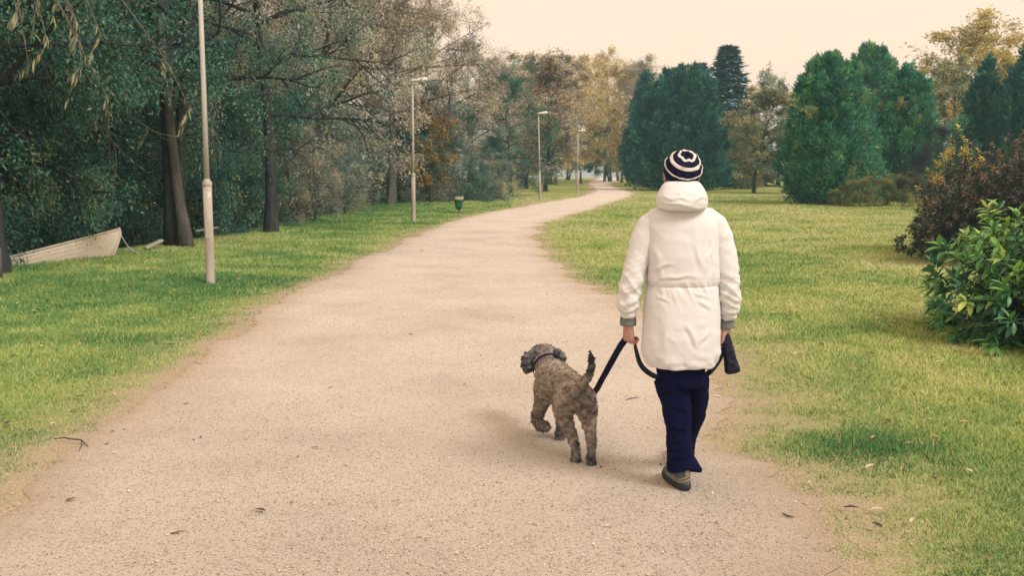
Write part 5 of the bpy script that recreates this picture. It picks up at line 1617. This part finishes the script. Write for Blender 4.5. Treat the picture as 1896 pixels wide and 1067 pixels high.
def build_person():
    base = Q(1262, 900); base.z = 0.0
    t = thing('person', 'person in a long white hooded jacket, navy trousers and a striped knit hat walking away', 'person', base)
    bpy.context.view_layer.update()
    inv = t.matrix_world.inverted()
    def put(name, me, mat, parent=None, smooth=True):
        ob = link(name, me, mat, parent or t, smooth=smooth)
        if parent is None: ob.matrix_parent_inverse = inv
        return ob

    # ---- body
    mb = MB()
    hc = Q(1263, 316, 0.0)                         # centre of the head
    mb.tube([hc + Vector((0, -0.012, 0.002)), hc + Vector((0, 0.02, 0.0))], [0.074, 0.072], 20, True)
    mb.tube([hc + Vector((0, 0.03, -0.02)), hc + Vector((-0.004, 0.055, -0.085))], [0.066, 0.040], 16, True)       # face and jaw
    mb.tube([hc + Vector((-0.002, 0.105, -0.025)), hc + Vector((-0.002, 0.122, -0.048))], [0.010, 0.014], 10, True)  # nose
    mb.tube([hc + Vector((-0.02, 0.092, -0.078)), hc + Vector((0.02, 0.092, -0.078))], [0.009, 0.009], 8, True)      # mouth
    for s in (-1, 1):
        mb.tube([hc + Vector((s * 0.078, 0.008, -0.010)), hc + Vector((s * 0.076, 0.012, -0.045))], [0.013, 0.010], 8, True)   # ears
        mb.tube([hc + Vector((s * 0.032, 0.092, -0.012)), hc + Vector((s * 0.030, 0.095, -0.012))], [0.012, 0.012], 8, True)  # eyes
    mb.tube([hc + Vector((0, -0.01, -0.06)), hc + Vector((0, -0.02, -0.20))], [0.052, 0.058], 14, True)
    mb.loft([ring(1263, 392, 30, 0.06), ring(1263, 402, 58, 0.075), ring(1263, 430, 66, 0.10), ring(1263, 500, 58, 0.10), ring(1263, 540, 55, 0.10), ring(1262, 610, 62, 0.11), ring(1262, 660, 40, 0.09)], 20)
    LSH, LEL, LWR = Q(1203, 415), Q(1170, 515, -0.02), Q(1163, 597, 0.03)
    RSH, REL, RWR = Q(1323, 415), Q(1350, 515, -0.02), Q(1344, 602, 0.04)
    mb.tube([LSH, LEL, LWR, LWR + Vector((0, 0, -0.02))], [0.05, 0.042, 0.027, 0.026], 12, True)
    mb.tube([RSH, REL, Q(1346, 580, 0.03), RWR, RWR + Vector((0, 0, -0.02))], [0.05, 0.040, 0.027, 0.0245, 0.024], 12, True)
    hand(mb, LWR + Vector((0, 0, -0.012)), (0.06, 0.03, -1), (0.75, 0.65, 0), (-0.65, 0.75, 0), (50, 130, 205), 0.92)
    hand(mb, RWR + Vector((0, 0, -0.012)), (-0.02, 0.05, -1), (-0.8, 0.6, 0), (0.6, 0.8, 0), (50, 130, 200), 0.88)
    # legs inside the trousers
    mb.tube([Q(1244, 655), Q(1252, 780, 0.03), Q(1268, 872, 0.05)], [0.060, 0.050, 0.030], 12, True)
    mb.tube([Q(1280, 655), Q(1283, 770, 0.26), Q(1264, 838, 0.42)], [0.055, 0.050, 0.030], 12, True)
    me = fuse(mb, 'body', 0.0050, 3)
    put('body', me, M_skin)

    # ---- hair below the hat
    mb = MB()
    mb.loft([(hc + Vector((0, 0.0, -0.015)), Vector((0.070, 0, 0)), Vector((0, 0.066, 0))), (hc + Vector((0, -0.002, -0.05)), Vector((0.079, 0, 0)), Vector((0, 0.066, 0))),
             (hc + Vector((0, -0.008, -0.085)), Vector((0.079, 0, 0)), Vector((0, 0.062, 0))), (hc + Vector((0, -0.012, -0.13)), Vector((0.066, 0, 0)), Vector((0, 0.060, 0)))], 24)
    hm = fuse(mb, 'hair', 0.006, 2)
    drape(hm, [lambda V, N: (vnoise(np.stack([V[:, 0] * 150, V[:, 1] * 150, V[:, 2] * 14], 1), 4) - 0.5) * 0.008])
    put('hair', hm, M_hair)

    # ---- knit hat: axis tipped back and a little to the right
    ax = Vector((0.12, -0.66, 0.74)).normalized()
    M = Matrix.Translation(hc + Vector((0.001, -0.004, 0.006))) @ ax.to_track_quat('Z', 'Y').to_matrix().to_4x4()
    def hr(th):      # radius along the dome by polar angle
        return 0.100 if th > 80 else 0.100
    def zone(th0, th1, mat, name, grow=0.0, n=7, par=None):
        prof = []
        for k in range(n + 1):
            th = R(th0 + (th1 - th0) * k / n)
            rr = 0.0905 + grow
            prof.append((rr * math.sin(th) * 0.965 + 0.0005, rr * math.cos(th) * 1.03))
        m = MB().lathe(prof, 40, M)
        # thickness
        prof2 = [(r - 0.006, z - 0.004) for r, z in prof]
        b = len(m.v); m.lathe(prof2[::-1], 40, M)
        k = len(prof)
        for i in range(40):
            j = (i + 1) % 40
            m.f.append(((k - 1) * 40 + i, (k - 1) * 40 + j, b + j, b + i))
            m.f.append((i, b + (k - 1) * 40 + i, b + (k - 1) * 40 + j, j))
        me = m.mesh(name)
        V = get_co(me); C = np.array(M.translation)
        D = V - C; D /= np.linalg.norm(D, axis=1, keepdims=True)
        set_co(me, V + D * ((vnoise(D * 7 + 3, 2) - 0.5) * 0.010 + (vnoise(V * 260, 5) - 0.5) * 0.0015)[:, None])
        return put(name, me, mat, par)
    # zigzag ring near the crown
    def zig(th0, th1, amp, k, mat, name, grow, par=None):
        m = MB(); n = 72
        for row in range(4):
            for i in range(n):
                a = 2 * math.pi * i / n
                z_ = abs(((i * k / n) % 1) * 2 - 1) * amp
                th = R(th0 + (th1 - th0) * row / 3 + z_)
                rr = 0.0905 + grow
                m.v.append(tuple(M @ Vector((rr * math.sin(th) * 0.965 * math.cos(a), rr * math.sin(th) * 0.965 * math.sin(a), rr * math.cos(th) * 1.03))))
        for row in range(3):
            for i in range(n):
                j = (i + 1) % n
                m.f.append((row * n + i, row * n + j, row * n + n + j, row * n + n + i))
        me = m.mesh(name)
        C = np.array(M.translation); V = get_co(me); D = V - C; D /= np.linalg.norm(D, axis=1, keepdims=True)
        set_co(me, V + D * ((vnoise(D * 7 + 3, 2) - 0.5) * 0.010)[:, None])
        put(name, me, mat, par)
    hat = zone(0.5, 17, M_hatdark, 'hat', 0.002)
    zone(16.5, 46, M_hatdark, 'hat_band', 0.0015, 10, par=hat)
    zig(18, 26, 4, 6, M_hatlight, 'zigzag_stripe', 0.0042, hat)
    zone(45.5, 55.5, M_hatlight, 'white_stripe', 0.003, par=hat)
    zone(55, 77, M_hatdark, 'hat_band', 0.0012, par=hat)
    zone(76.5, 80.5, M_hatlight, 'white_edge', 0.006, 4, par=hat)
    zone(80, 112, M_hatdark, 'hat_rim', 0.001, 10, par=hat)
    kb = M @ Vector((0, 0, 0.093))
    km = fuse(MB().tube([kb, kb + ax * 0.006], [0.011, 0.010], 12, True), 'hat_knob', 0.003, 1)
    put('hat_knob', km, M_hatdark, hat)

    # ---- trousers
    mb = MB()
    mb.loft([ring(1261, 655, 47, 0.115), ring(1261, 690, 46, 0.115, 0.01), ring(1259, 712, 42, 0.11, 0.02)], 20)
    mb.tube([Q(1240, 700, -0.01), Q(1250, 740, 0.0), Q(1256, 785, 0.015), Q(1257, 820, 0.03), Q(1260, 848, 0.045), Q(1265, 866, 0.045)],
            [0.083, 0.073, 0.066, 0.063, 0.070, 0.080], 18)
    mb.tube([Q(1284, 700, 0.04), Q(1286, 735, 0.12), Q(1284, 765, 0.22), Q(1273, 800, 0.31), Q(1266, 828, 0.38), Q(1264, 842, 0.41)],
            [0.076, 0.070, 0.063, 0.056, 0.058, 0.062], 18)
    # hem sagging towards the heel on the right
    mb.tube([Q(1282, 863, 0.02), Q(1294, 870, 0.03)], [0.035, 0.018], 10, True)
    tm = fuse(mb, 'trousers', 0.0065, 5)
    A = lambda *a: np.array(Q(*a))
    folds = [ridge(A(1225, 745, -.08), A(1275, 770, -.07), 0.018, 0.010), ridge(A(1232, 790, -.07), A(1276, 800, -.06), 0.016, 0.009), ridge(A(1232, 808, -.1), A(1270, 830, -.1), 0.016, 0.009),
             ridge(A(1230, 850, -.12), A(1285, 843, -.12), 0.014, 0.010), ridge(A(1236, 864, -.13), A(1290, 858, -.13), 0.012, 0.010), ridge(A(1245, 700, -.1), A(1236, 780, -.08), 0.02, 0.007),
             ridge(A(1220, 705, -.1), A(1290, 722, -.08), 0.018, 0.008), ridge(A(1262, 720, -.09), A(1270, 800, -.08), 0.02, 0.007),
             lambda V, N: (fbm(np.stack([V[:, 0] * 9, V[:, 1] * 9, V[:, 2] * 16], 1), 3, 6) - 0.5) * 0.015]
    drape(tm, folds)
    put('trousers', tm, M_trouser)

    # ---- jacket
    mb = MB()
    mb.loft([ring(1263, 378, 32, 0.07, -0.01), ring(1263, 386, 44, 0.085, -0.005), ring(1263, 394, 55, 0.10), ring(1263, 404, 64, 0.112), ring(1263, 418, 69, 0.123), ring(1263, 440, 69, 0.132), ring(1263, 470, 67, 0.137),
             ring(1264, 505, 66, 0.135), ring(1264, 528, 66.5, 0.133), ring(1263, 545, 69, 0.138), ring(1262, 575, 71, 0.146), ring(1261, 620, 72.5, 0.152), ring(1260, 650, 72, 0.15),
             ring(1260, 663, 70, 0.147), ring(1260, 676, 62, 0.136)], 40, pw=2.35)
    jm = fuse(mb, 'jacket', 0.0052, 4)
    zW = Q(0, 527).z; zH = Q(0, 672).z
    def waist(V, N):
        body = (np.abs(V[:, 0] - Q(1263, 527).x) < 0.178)
        dz = V[:, 2] - zW
        g = -0.006 * np.exp(-(dz / 0.006) ** 2) * body
        gath = vnoise(np.stack([V[:, 0] * 62 + dz * 25, V[:, 1] * 62, dz * 9], 1), 21) - 0.5
        g += gath * 0.013 * np.exp(-(np.maximum(-dz, 0) / 0.06) ** 1.3) * np.exp(-(np.maximum(dz, 0) / 0.022) ** 2) * body
        blouse = 0.004 * np.exp(-((dz - 0.035) / 0.028) ** 2) * body
        return g + blouse
    def hem(V, N):
        dz = V[:, 2] - zH
        m = (V[:, 2] < zH + 0.12) & (np.abs(V[:, 0] - Q(1263, 670).x) < 0.2)
        r = vnoise(np.stack([V[:, 0] * 42, V[:, 1] * 42, V[:, 2] * 30], 1), 31) - 0.5
        r2 = vnoise(np.stack([V[:, 0] * 18 + V[:, 2] * 14, V[:, 1] * 18, V[:, 2] * 18], 1), 33) - 0.5
        return (r * 0.011 * np.exp(-(dz / 0.035) ** 2) + r2 * 0.014 * np.exp(-((dz - .03) / 0.06) ** 2)) * m
    def rid(q, seed):
        return (1 - np.abs(2 * vnoise(q, seed) - 1)) ** 2 - 0.35
    def sleeves(V, N):
        z = V[:, 2]; sg = np.sign(V[:, 0] - Q(1258, 500).x); ax = np.abs(V[:, 0] - Q(1258, 500).x)
        lo = 0.25 + 0.75 * sstep(0.0, 0.16, Q(0, 470).z - z)
        el = 0.4 + 0.6 * np.exp(-((z - Q(0, 545).z) / 0.09) ** 2)
        wz = z + (vnoise(V * 9, 47) - 0.5) * 0.05
        f = rid(np.stack([V[:, 0] * 7, V[:, 1] * 6, wz * 30 + ax * 16], 1), 41)
        f2 = rid(np.stack([V[:, 0] * 8, V[:, 1] * 7, wz * 22 - ax * 24], 1), 43)
        return (f * 0.011 + f2 * 0.009) * lo * el
    def cuffs(V, N):
        out_ = 0
        for (px, py) in ((1163, 580), (1346, 584)):
            c = Q(px, py)
            out_ = out_ + -0.006 * np.exp(-((V[:, 2] - c.z) / 0.008) ** 2) * (np.abs(V[:, 0] - c.x) < 0.07)
        return out_
    back = lambda a, b, w_, am: ridge(A(*a), A(*b), w_, am)
    folds = [waist, hem,
             back((1208, 455, -.12), (1222, 520, -.13), 0.020, 0.010), back((1322, 440, -.12), (1300, 505, -.14), 0.018, 0.010), back((1326, 460, -.11), (1312, 525, -.13), 0.016, 0.010),
             back((1205, 505, -.12), (1250, 492, -.14), 0.014, 0.009), back((1215, 518, -.13), (1300, 512, -.14), 0.012, 0.009), back((1285, 450, -.14), (1305, 520, -.14), 0.02, 0.007),
             back((1268, 598, -.15), (1292, 650, -.16), 0.018, 0.010), back((1296, 640, -.15), (1318, 612, -.14), 0.020, 0.010), back((1230, 600, -.15), (1224, 660, -.15), 0.03, 0.008),
             back((1290, 560, -.15), (1322, 575, -.13), 0.014, 0.008), back((1280, 545, -.15), (1318, 560, -.13), 0.012, 0.007), back((1215, 548, -.14), (1240, 566, -.15), 0.012, 0.006),
             lambda V, N: rid(np.stack([V[:, 0] * 11 + V[:, 2] * 9, V[:, 1] * 8, V[:, 2] * 5 - V[:, 0] * 7], 1) + vnoise(V * 9, 8)[:, None] * 0.5, 71) * 0.0055 * (0.25 + np.exp(-((V[:, 2] - zW - 0.07) / 0.09) ** 2) * np.clip(np.abs(V[:, 0] - Q(1263, 500).x) / 0.16, 0, 1)),
             lambda V, N: (fbm(np.stack([V[:, 0] * 7 + V[:, 2] * 2, V[:, 1] * 7, V[:, 2] * 6], 1), 3, 51) - 0.5) * 0.012]
    drape(jm, folds)
    put('jacket', jm, M_jacket)
    for sgn in (0, 1):
        mb = MB()
        if sgn == 0:
            mb.tube([Q(1238, 396, 0), Q(1219, 405, 0), Q(1203, 418, 0), Q(1193, 440, -0.005), Q(1183, 470, -0.01), Q(1175, 500, -0.018), Q(1169, 528, -0.02), Q(1163, 552, -0.01), Q(1162, 570, 0.0), Q(1163, 579, 0.012), Q(1163, 584, 0.018)],
                [0.040, 0.056, 0.063, 0.063, 0.058, 0.055, 0.053, 0.052, 0.050, 0.043, 0.038], 22)
        else:
            mb.tube([Q(1288, 396, 0), Q(1307, 405, 0), Q(1322, 418, 0), Q(1332, 440, -0.005), Q(1340, 470, -0.01), Q(1346, 500, -0.018), Q(1349, 528, -0.018), Q(1350, 552, -0.01), Q(1350, 570, 0.005), Q(1347, 583, 0.025), Q(1346, 588, 0.03)],
                [0.040, 0.056, 0.063, 0.064, 0.060, 0.056, 0.053, 0.053, 0.051, 0.042, 0.036], 22)
        sm = fuse(mb, 'sleeve', 0.0052, 3)
        drape(sm, [sleeves, cuffs, lambda V, N: (fbm(np.stack([V[:, 0] * 9, V[:, 1] * 9, V[:, 2] * 8], 1), 3, 55) - 0.5) * 0.016])
        put('sleeve', sm, M_jacket)
    # piping of the raglan seams and the waist cord
    def seam(pts, r=0.0022, name='seam'):
        put(name, MB().tube(pts, r, 6).mesh(name), M_seam)
    # ---- hood, folded down on the shoulders
    mb = MB()
    rr = [(335, 27, 0.060, -0.030), (338, 32, 0.078, -0.035), (345, 38, 0.092, -0.042), (355, 43, 0.105, -0.050), (366, 46.5, 0.114, -0.056), (376, 46.5, 0.112, -0.060), (384, 42, 0.10, -0.060), (390, 32, 0.08, -0.055)]
    mb.loft([ring(1263, a, b, c, d) for a, b, c, d in rr], 36, pw=2.2)
    hm = fuse(mb, 'hood', 0.0058, 4)
    hf = [ridge(A(1222, 376, -.13), A(1300, 388, -.17), 0.012, 0.010), ridge(A(1240, 368, -.16), A(1282, 374, -.18), 0.012, 0.010), ridge(A(1285, 378, -.17), A(1308, 366, -.13), 0.012, 0.010),
          ridge(A(1225, 366, -.13), A(1262, 377, -.18), 0.010, 0.008), ridge(A(1252, 358, -.17), A(1268, 366, -.18), 0.010, 0.006),
          lambda V, N: (fbm(np.stack([V[:, 0] * 16, V[:, 1] * 16, V[:, 2] * 26], 1), 3, 61) - 0.5) * 0.010,
          lambda V, N: 0.006 * np.exp(-((V[:, 2] - Q(0, 384, -.1).z) / 0.008) ** 2)]
    drape(hm, hf)
    put('hood', hm, M_jacket)
    # ---- knitted cuffs
    for (px, py, dy, r) in ((1163, 595, 0.03, 0.0365), (1344, 600, 0.04, 0.0355)):
        a = Q(px, py - 8, dy); b = Q(px, py + 8, dy)
        prof = []
        m = MB()
        n = 48
        for k in range(8):
            z = k / 7
            for i in range(n):
                an = 2 * math.pi * i / n
                q = r * (1 + 0.05 * math.cos(an * 12)) * (1 + 0.06 * math.sin(z * 3.1))
                c = a.lerp(b, z)
                m.v.append((c.x + q * math.cos(an), c.y + q * 0.9 * math.sin(an), c.z))
        for k in range(7):
            for i in range(n):
                j = (i + 1) % n
                m.f.append((k * n + i, k * n + j, k * n + n + j, k * n + n + i))
        m.f.append(tuple(range(7 * n, 8 * n)))
        put('cuff', m.mesh('cuff'), M_cuff)

    # ---- shoes
    def shoe(heel, yaw, pitch=0.0):
        """heel point on the ground; toe along +Y turned by yaw"""
        Mx = Matrix.Translation(heel) @ Matrix.Rotation(yaw, 4, 'Z') @ Matrix.Rotation(pitch, 4, 'X')
        lev = [(0.024, 0.130, 0.136, 0.0425), (0.040, 0.130, 0.134, 0.0425), (0.058, 0.122, 0.122, 0.040), (0.074, 0.092, 0.090, 0.0375), (0.090, 0.066, 0.063, 0.0355), (0.106, 0.054, 0.050, 0.0355), (0.124, 0.051, 0.046, 0.0365), (0.130, 0.051, 0.040, 0.031)]
        def at(z, an, gr=0.0):
            q = np.array(lev); yc = np.interp(z, q[:, 0], q[:, 1]); L = np.interp(z, q[:, 0], q[:, 2]) + gr; W = np.interp(z, q[:, 0], q[:, 3]) + gr
            x = math.copysign(abs(math.sin(an)) ** 0.85, math.sin(an)) * W; y = yc - math.copysign(abs(math.cos(an)) ** 0.85, math.cos(an)) * L
            return Mx @ Vector((x * (1 + 0.10 * (y - 0.08) / 0.15), y, z))
        def stack(levels, gr=0.0, n=30):
            m_ = MB(); 
            for z, g_, zz in levels:
                for i in range(n):
                    p = at(z, 2 * math.pi * i / n, g_)
                    m_.v.append(tuple(p + Vector((0, 0, zz - z))))
            k = len(levels)
            for r_ in range(k - 1):
                for i in range(n):
                    j = (i + 1) % n
                    m_.f.append((r_ * n + i, r_ * n + j, r_ * n + n + j, r_ * n + n + i))
            m_.f.append(tuple(reversed(range(n)))); m_.f.append(tuple(range((k - 1) * n, k * n)))
            return m_
        up = stack([(z, 0, z) for z, *_ in lev]).mesh('shoe')
        V = get_co(up); Nn = get_no(up); set_co(up, V + Nn * ((vnoise(V * 60, 3) - 0.5) * 0.004)[:, None])
        so = put('shoe', up, M_shoe)
        put('sole', stack([(0.024, -0.001, 0.0), (0.024, 0.003, 0.006), (0.024, 0.005, 0.020), (0.030, 0.004, 0.030), (0.030, -0.004, 0.031)]).mesh('sole'), M_sole, so)
        for zc, amp, r_, mt, nm in ((0.062, 0.013, 0.0065, M_shoetan, 'overlay'), (0.046, 0.008, 0.005, M_shoetan, 'overlay'), (0.112, 0.004, 0.005, M_sole, 'collar_trim')):
            pts = [at(zc + amp * math.sin(an * 2.4 + 0.6), an, 0.0005) for an in np.linspace(-1.7, 1.7, 26)]
            put(nm, MB().tube(pts, [r_ * (0.45 + 0.55 * math.sin(math.pi * i / 25)) for i in range(26)], 8).mesh(nm), mt, so)
        tab = [at(z, 0.0, 0.002) for z in (0.070, 0.085, 0.100, 0.120)]
        put('heel_tab', MB().ribbon(tab, [Mx.to_3x3() @ Vector((0.011, 0, 0))] * 4, 0.005).mesh('heel_tab'), M_shoetan, so)
        return so
    h1 = Q(1271, 916, -0.01); h1.z = 0.020
    shoe(h1, R(13))
    h2 = Q(1265, 858, 0.40); h2.z = 0.022
    shoe(h2, R(-4), R(6))
    return LWR, RWR
LWR, RWR = build_person()

# ------------------------------------------------------------------ lead and pouch
def bez(pts, n=24):
    return [Vector(p) for p in smooth_line([tuple(p) for p in pts], n)]
def build_lead():
    t = thing('dog_lead', 'dark navy webbing lead running from the left hand of the walker to the dog', 'dog lead', (P(1163, 622, YP + .04).x, YP + 0.04, 0))
    bpy.context.view_layer.update(); inv = t.matrix_world.inverted()
    hnd = P(1166, 619, YP + 0.035)
    pts = bez([P(1164, 612, YP + 0.045), P(1163, 620, YP + 0.03), P(1149, 641, YP + 0.12), P(1132, 671, YP + 0.34), P(1115, 702, YP + 0.58), P(1100, 727, YP + 0.80), P(1084, 733, YP + 0.95), P(1064, 712, YP + 1.06), P(1050, 686, YP + 1.12), P(1030, 671, YP + 1.12), P(1024, 672, YP + 1.10)], 8)
    wid = []
    n = len(pts)
    for i in range(n):
        tt = (pts[min(i + 1, n - 1)] - pts[max(i - 1, 0)]).normalized()
        view = (pts[i] - Vector((0, 0, EYE))).normalized()
        wv = tt.cross(view).normalized()
        wv = (wv + view * 0.25 * math.sin(i * 0.25)).normalized()
        w_ = 0.0165 if i < n * 0.62 else 0.0165 - 0.010 * min(1, (i - n * 0.62) / (n * 0.15))
        wid.append(wv * w_)
    ob = MB().ribbon(pts, wid, 0.004).build('strap', M_strap, t); ob.matrix_parent_inverse = inv
    # loose end hanging across in front of the thighs to the right hand
    pts = bez([P(1164, 616, YP + 0.05), P(1173, 628, YP + 0.05), P(1178, 650, YP + 0.07), P(1186, 675, YP + 0.10), P(1200, 690, YP + 0.14), P(1222, 700, YP + 0.22), P(1262, 708, YP + 0.30), P(1294, 702, YP + 0.16), P(1313, 690, YP + 0.08), P(1329, 670, YP + 0.05), P(1340, 645, YP + 0.05), P(1343, 618, YP + 0.05)], 8)
    wid = []; n = len(pts)
    for i in range(n):
        tt = (pts[min(i + 1, n - 1)] - pts[max(i - 1, 0)]).normalized()
        view = (pts[i] - Vector((0, 0, EYE))).normalized()
        edge = tt.cross(view).normalized()
        f = min(1, max(0, (i / n - 0.10) / 0.25))       # seen on edge near the hand, flat lower down
        wv = (edge * (0.35 + 0.65 * f) + view * (1.0 - 0.9 * f)).normalized()
        wid.append(wv * 0.013)
    ob = MB().ribbon(pts, wid, 0.004).build('loose_end', M_strap2, t); ob.matrix_parent_inverse = inv
    cl = MB().tube([P(1030, 671, YP + 1.12), P(1024, 672, YP + 1.09)], [0.007, 0.007], 8, True)
    ob = cl.build('clip', M_metal, t); ob.matrix_parent_inverse = inv
build_lead()

def build_pouch():
    t = thing('pouch', 'black tapering pouch hanging from the right hand of the walker', 'pouch', P(1357, 690, YP + 0.03))
    bpy.context.view_layer.update(); inv = t.matrix_world.inverted()
    top = P(1343, 618, YP + 0.03); bot = P(1357, 690, YP + 0.03)
    ax = (bot - top).normalized(); s = Vector((1, 0, 0)); s = (s - ax * s.dot(ax)).normalized(); d = ax.cross(s)
    Ln = (bot - top).length
    rings = []
    for u, wd, dp in ((0.0, 0.016, 0.012), (0.05, 0.019, 0.014), (0.25, 0.022, 0.02), (0.5, 0.027, 0.026), (0.75, 0.032, 0.030), (0.93, 0.0365, 0.032), (0.985, 0.0365, 0.031), (1.0, 0.033, 0.027)):
        rings.append((top + ax * Ln * u, s * wd, d * dp))
    m = MB().loft(rings, 24, pw=3.2)
    me = fuse(m, 'bag', 0.0045, 2)
    drape(me, [lambda V, N: (fbm(V * 32, 3, 4) - 0.5) * 0.012])
    ob = link('bag', me, M_pouch, t, smooth=True); ob.matrix_parent_inverse = inv
    lp = [top + s * 0.004 + ax * 0.10 - d * 0.026, top - s * 0.004 + ax * 0.05 - d * 0.02, top - s * 0.003 - d * 0.012, top + Vector((0, 0, 0.012)), top - s * 0.012 + d * 0.01 + ax * 0.03, top - s * 0.030 + d * 0.01 + ax * 0.055, top - s * 0.022 + d * 0.01 + ax * 0.10]
    pts = bez(lp, 6)
    ob = MB().ribbon(pts, [d * 0.006 if i > 20 else s * 0.005 for i in range(len(pts))], 0.003).build('carry_loop', M_strap, t); ob.matrix_parent_inverse = inv
build_pouch()

# ------------------------------------------------------------------ autumn haze
def build_haze():
    m = bpy.data.materials.new('haze'); m.use_nodes = True
    nt = m.node_tree
    for n in list(nt.nodes): nt.nodes.remove(n)
    o = nt.nodes.new('ShaderNodeOutputMaterial'); v = nt.nodes.new('ShaderNodeVolumePrincipled')
    v.inputs['Color'].default_value = (0.45, 0.78, 0.90, 1)
    v.inputs['Density'].default_value = HAZE
    v.inputs['Anisotropy'].default_value = 0.0
    nt.links.new(v.outputs[0], o.inputs['Volume'])
    mb = MB().box((0, 0, 7), (1700, 1700, 11))
    ob = mb.build('haze', m, None, smooth=False)
    tag(ob, 'thin bluish autumn haze in the air', None, kind='stuff')
build_haze()
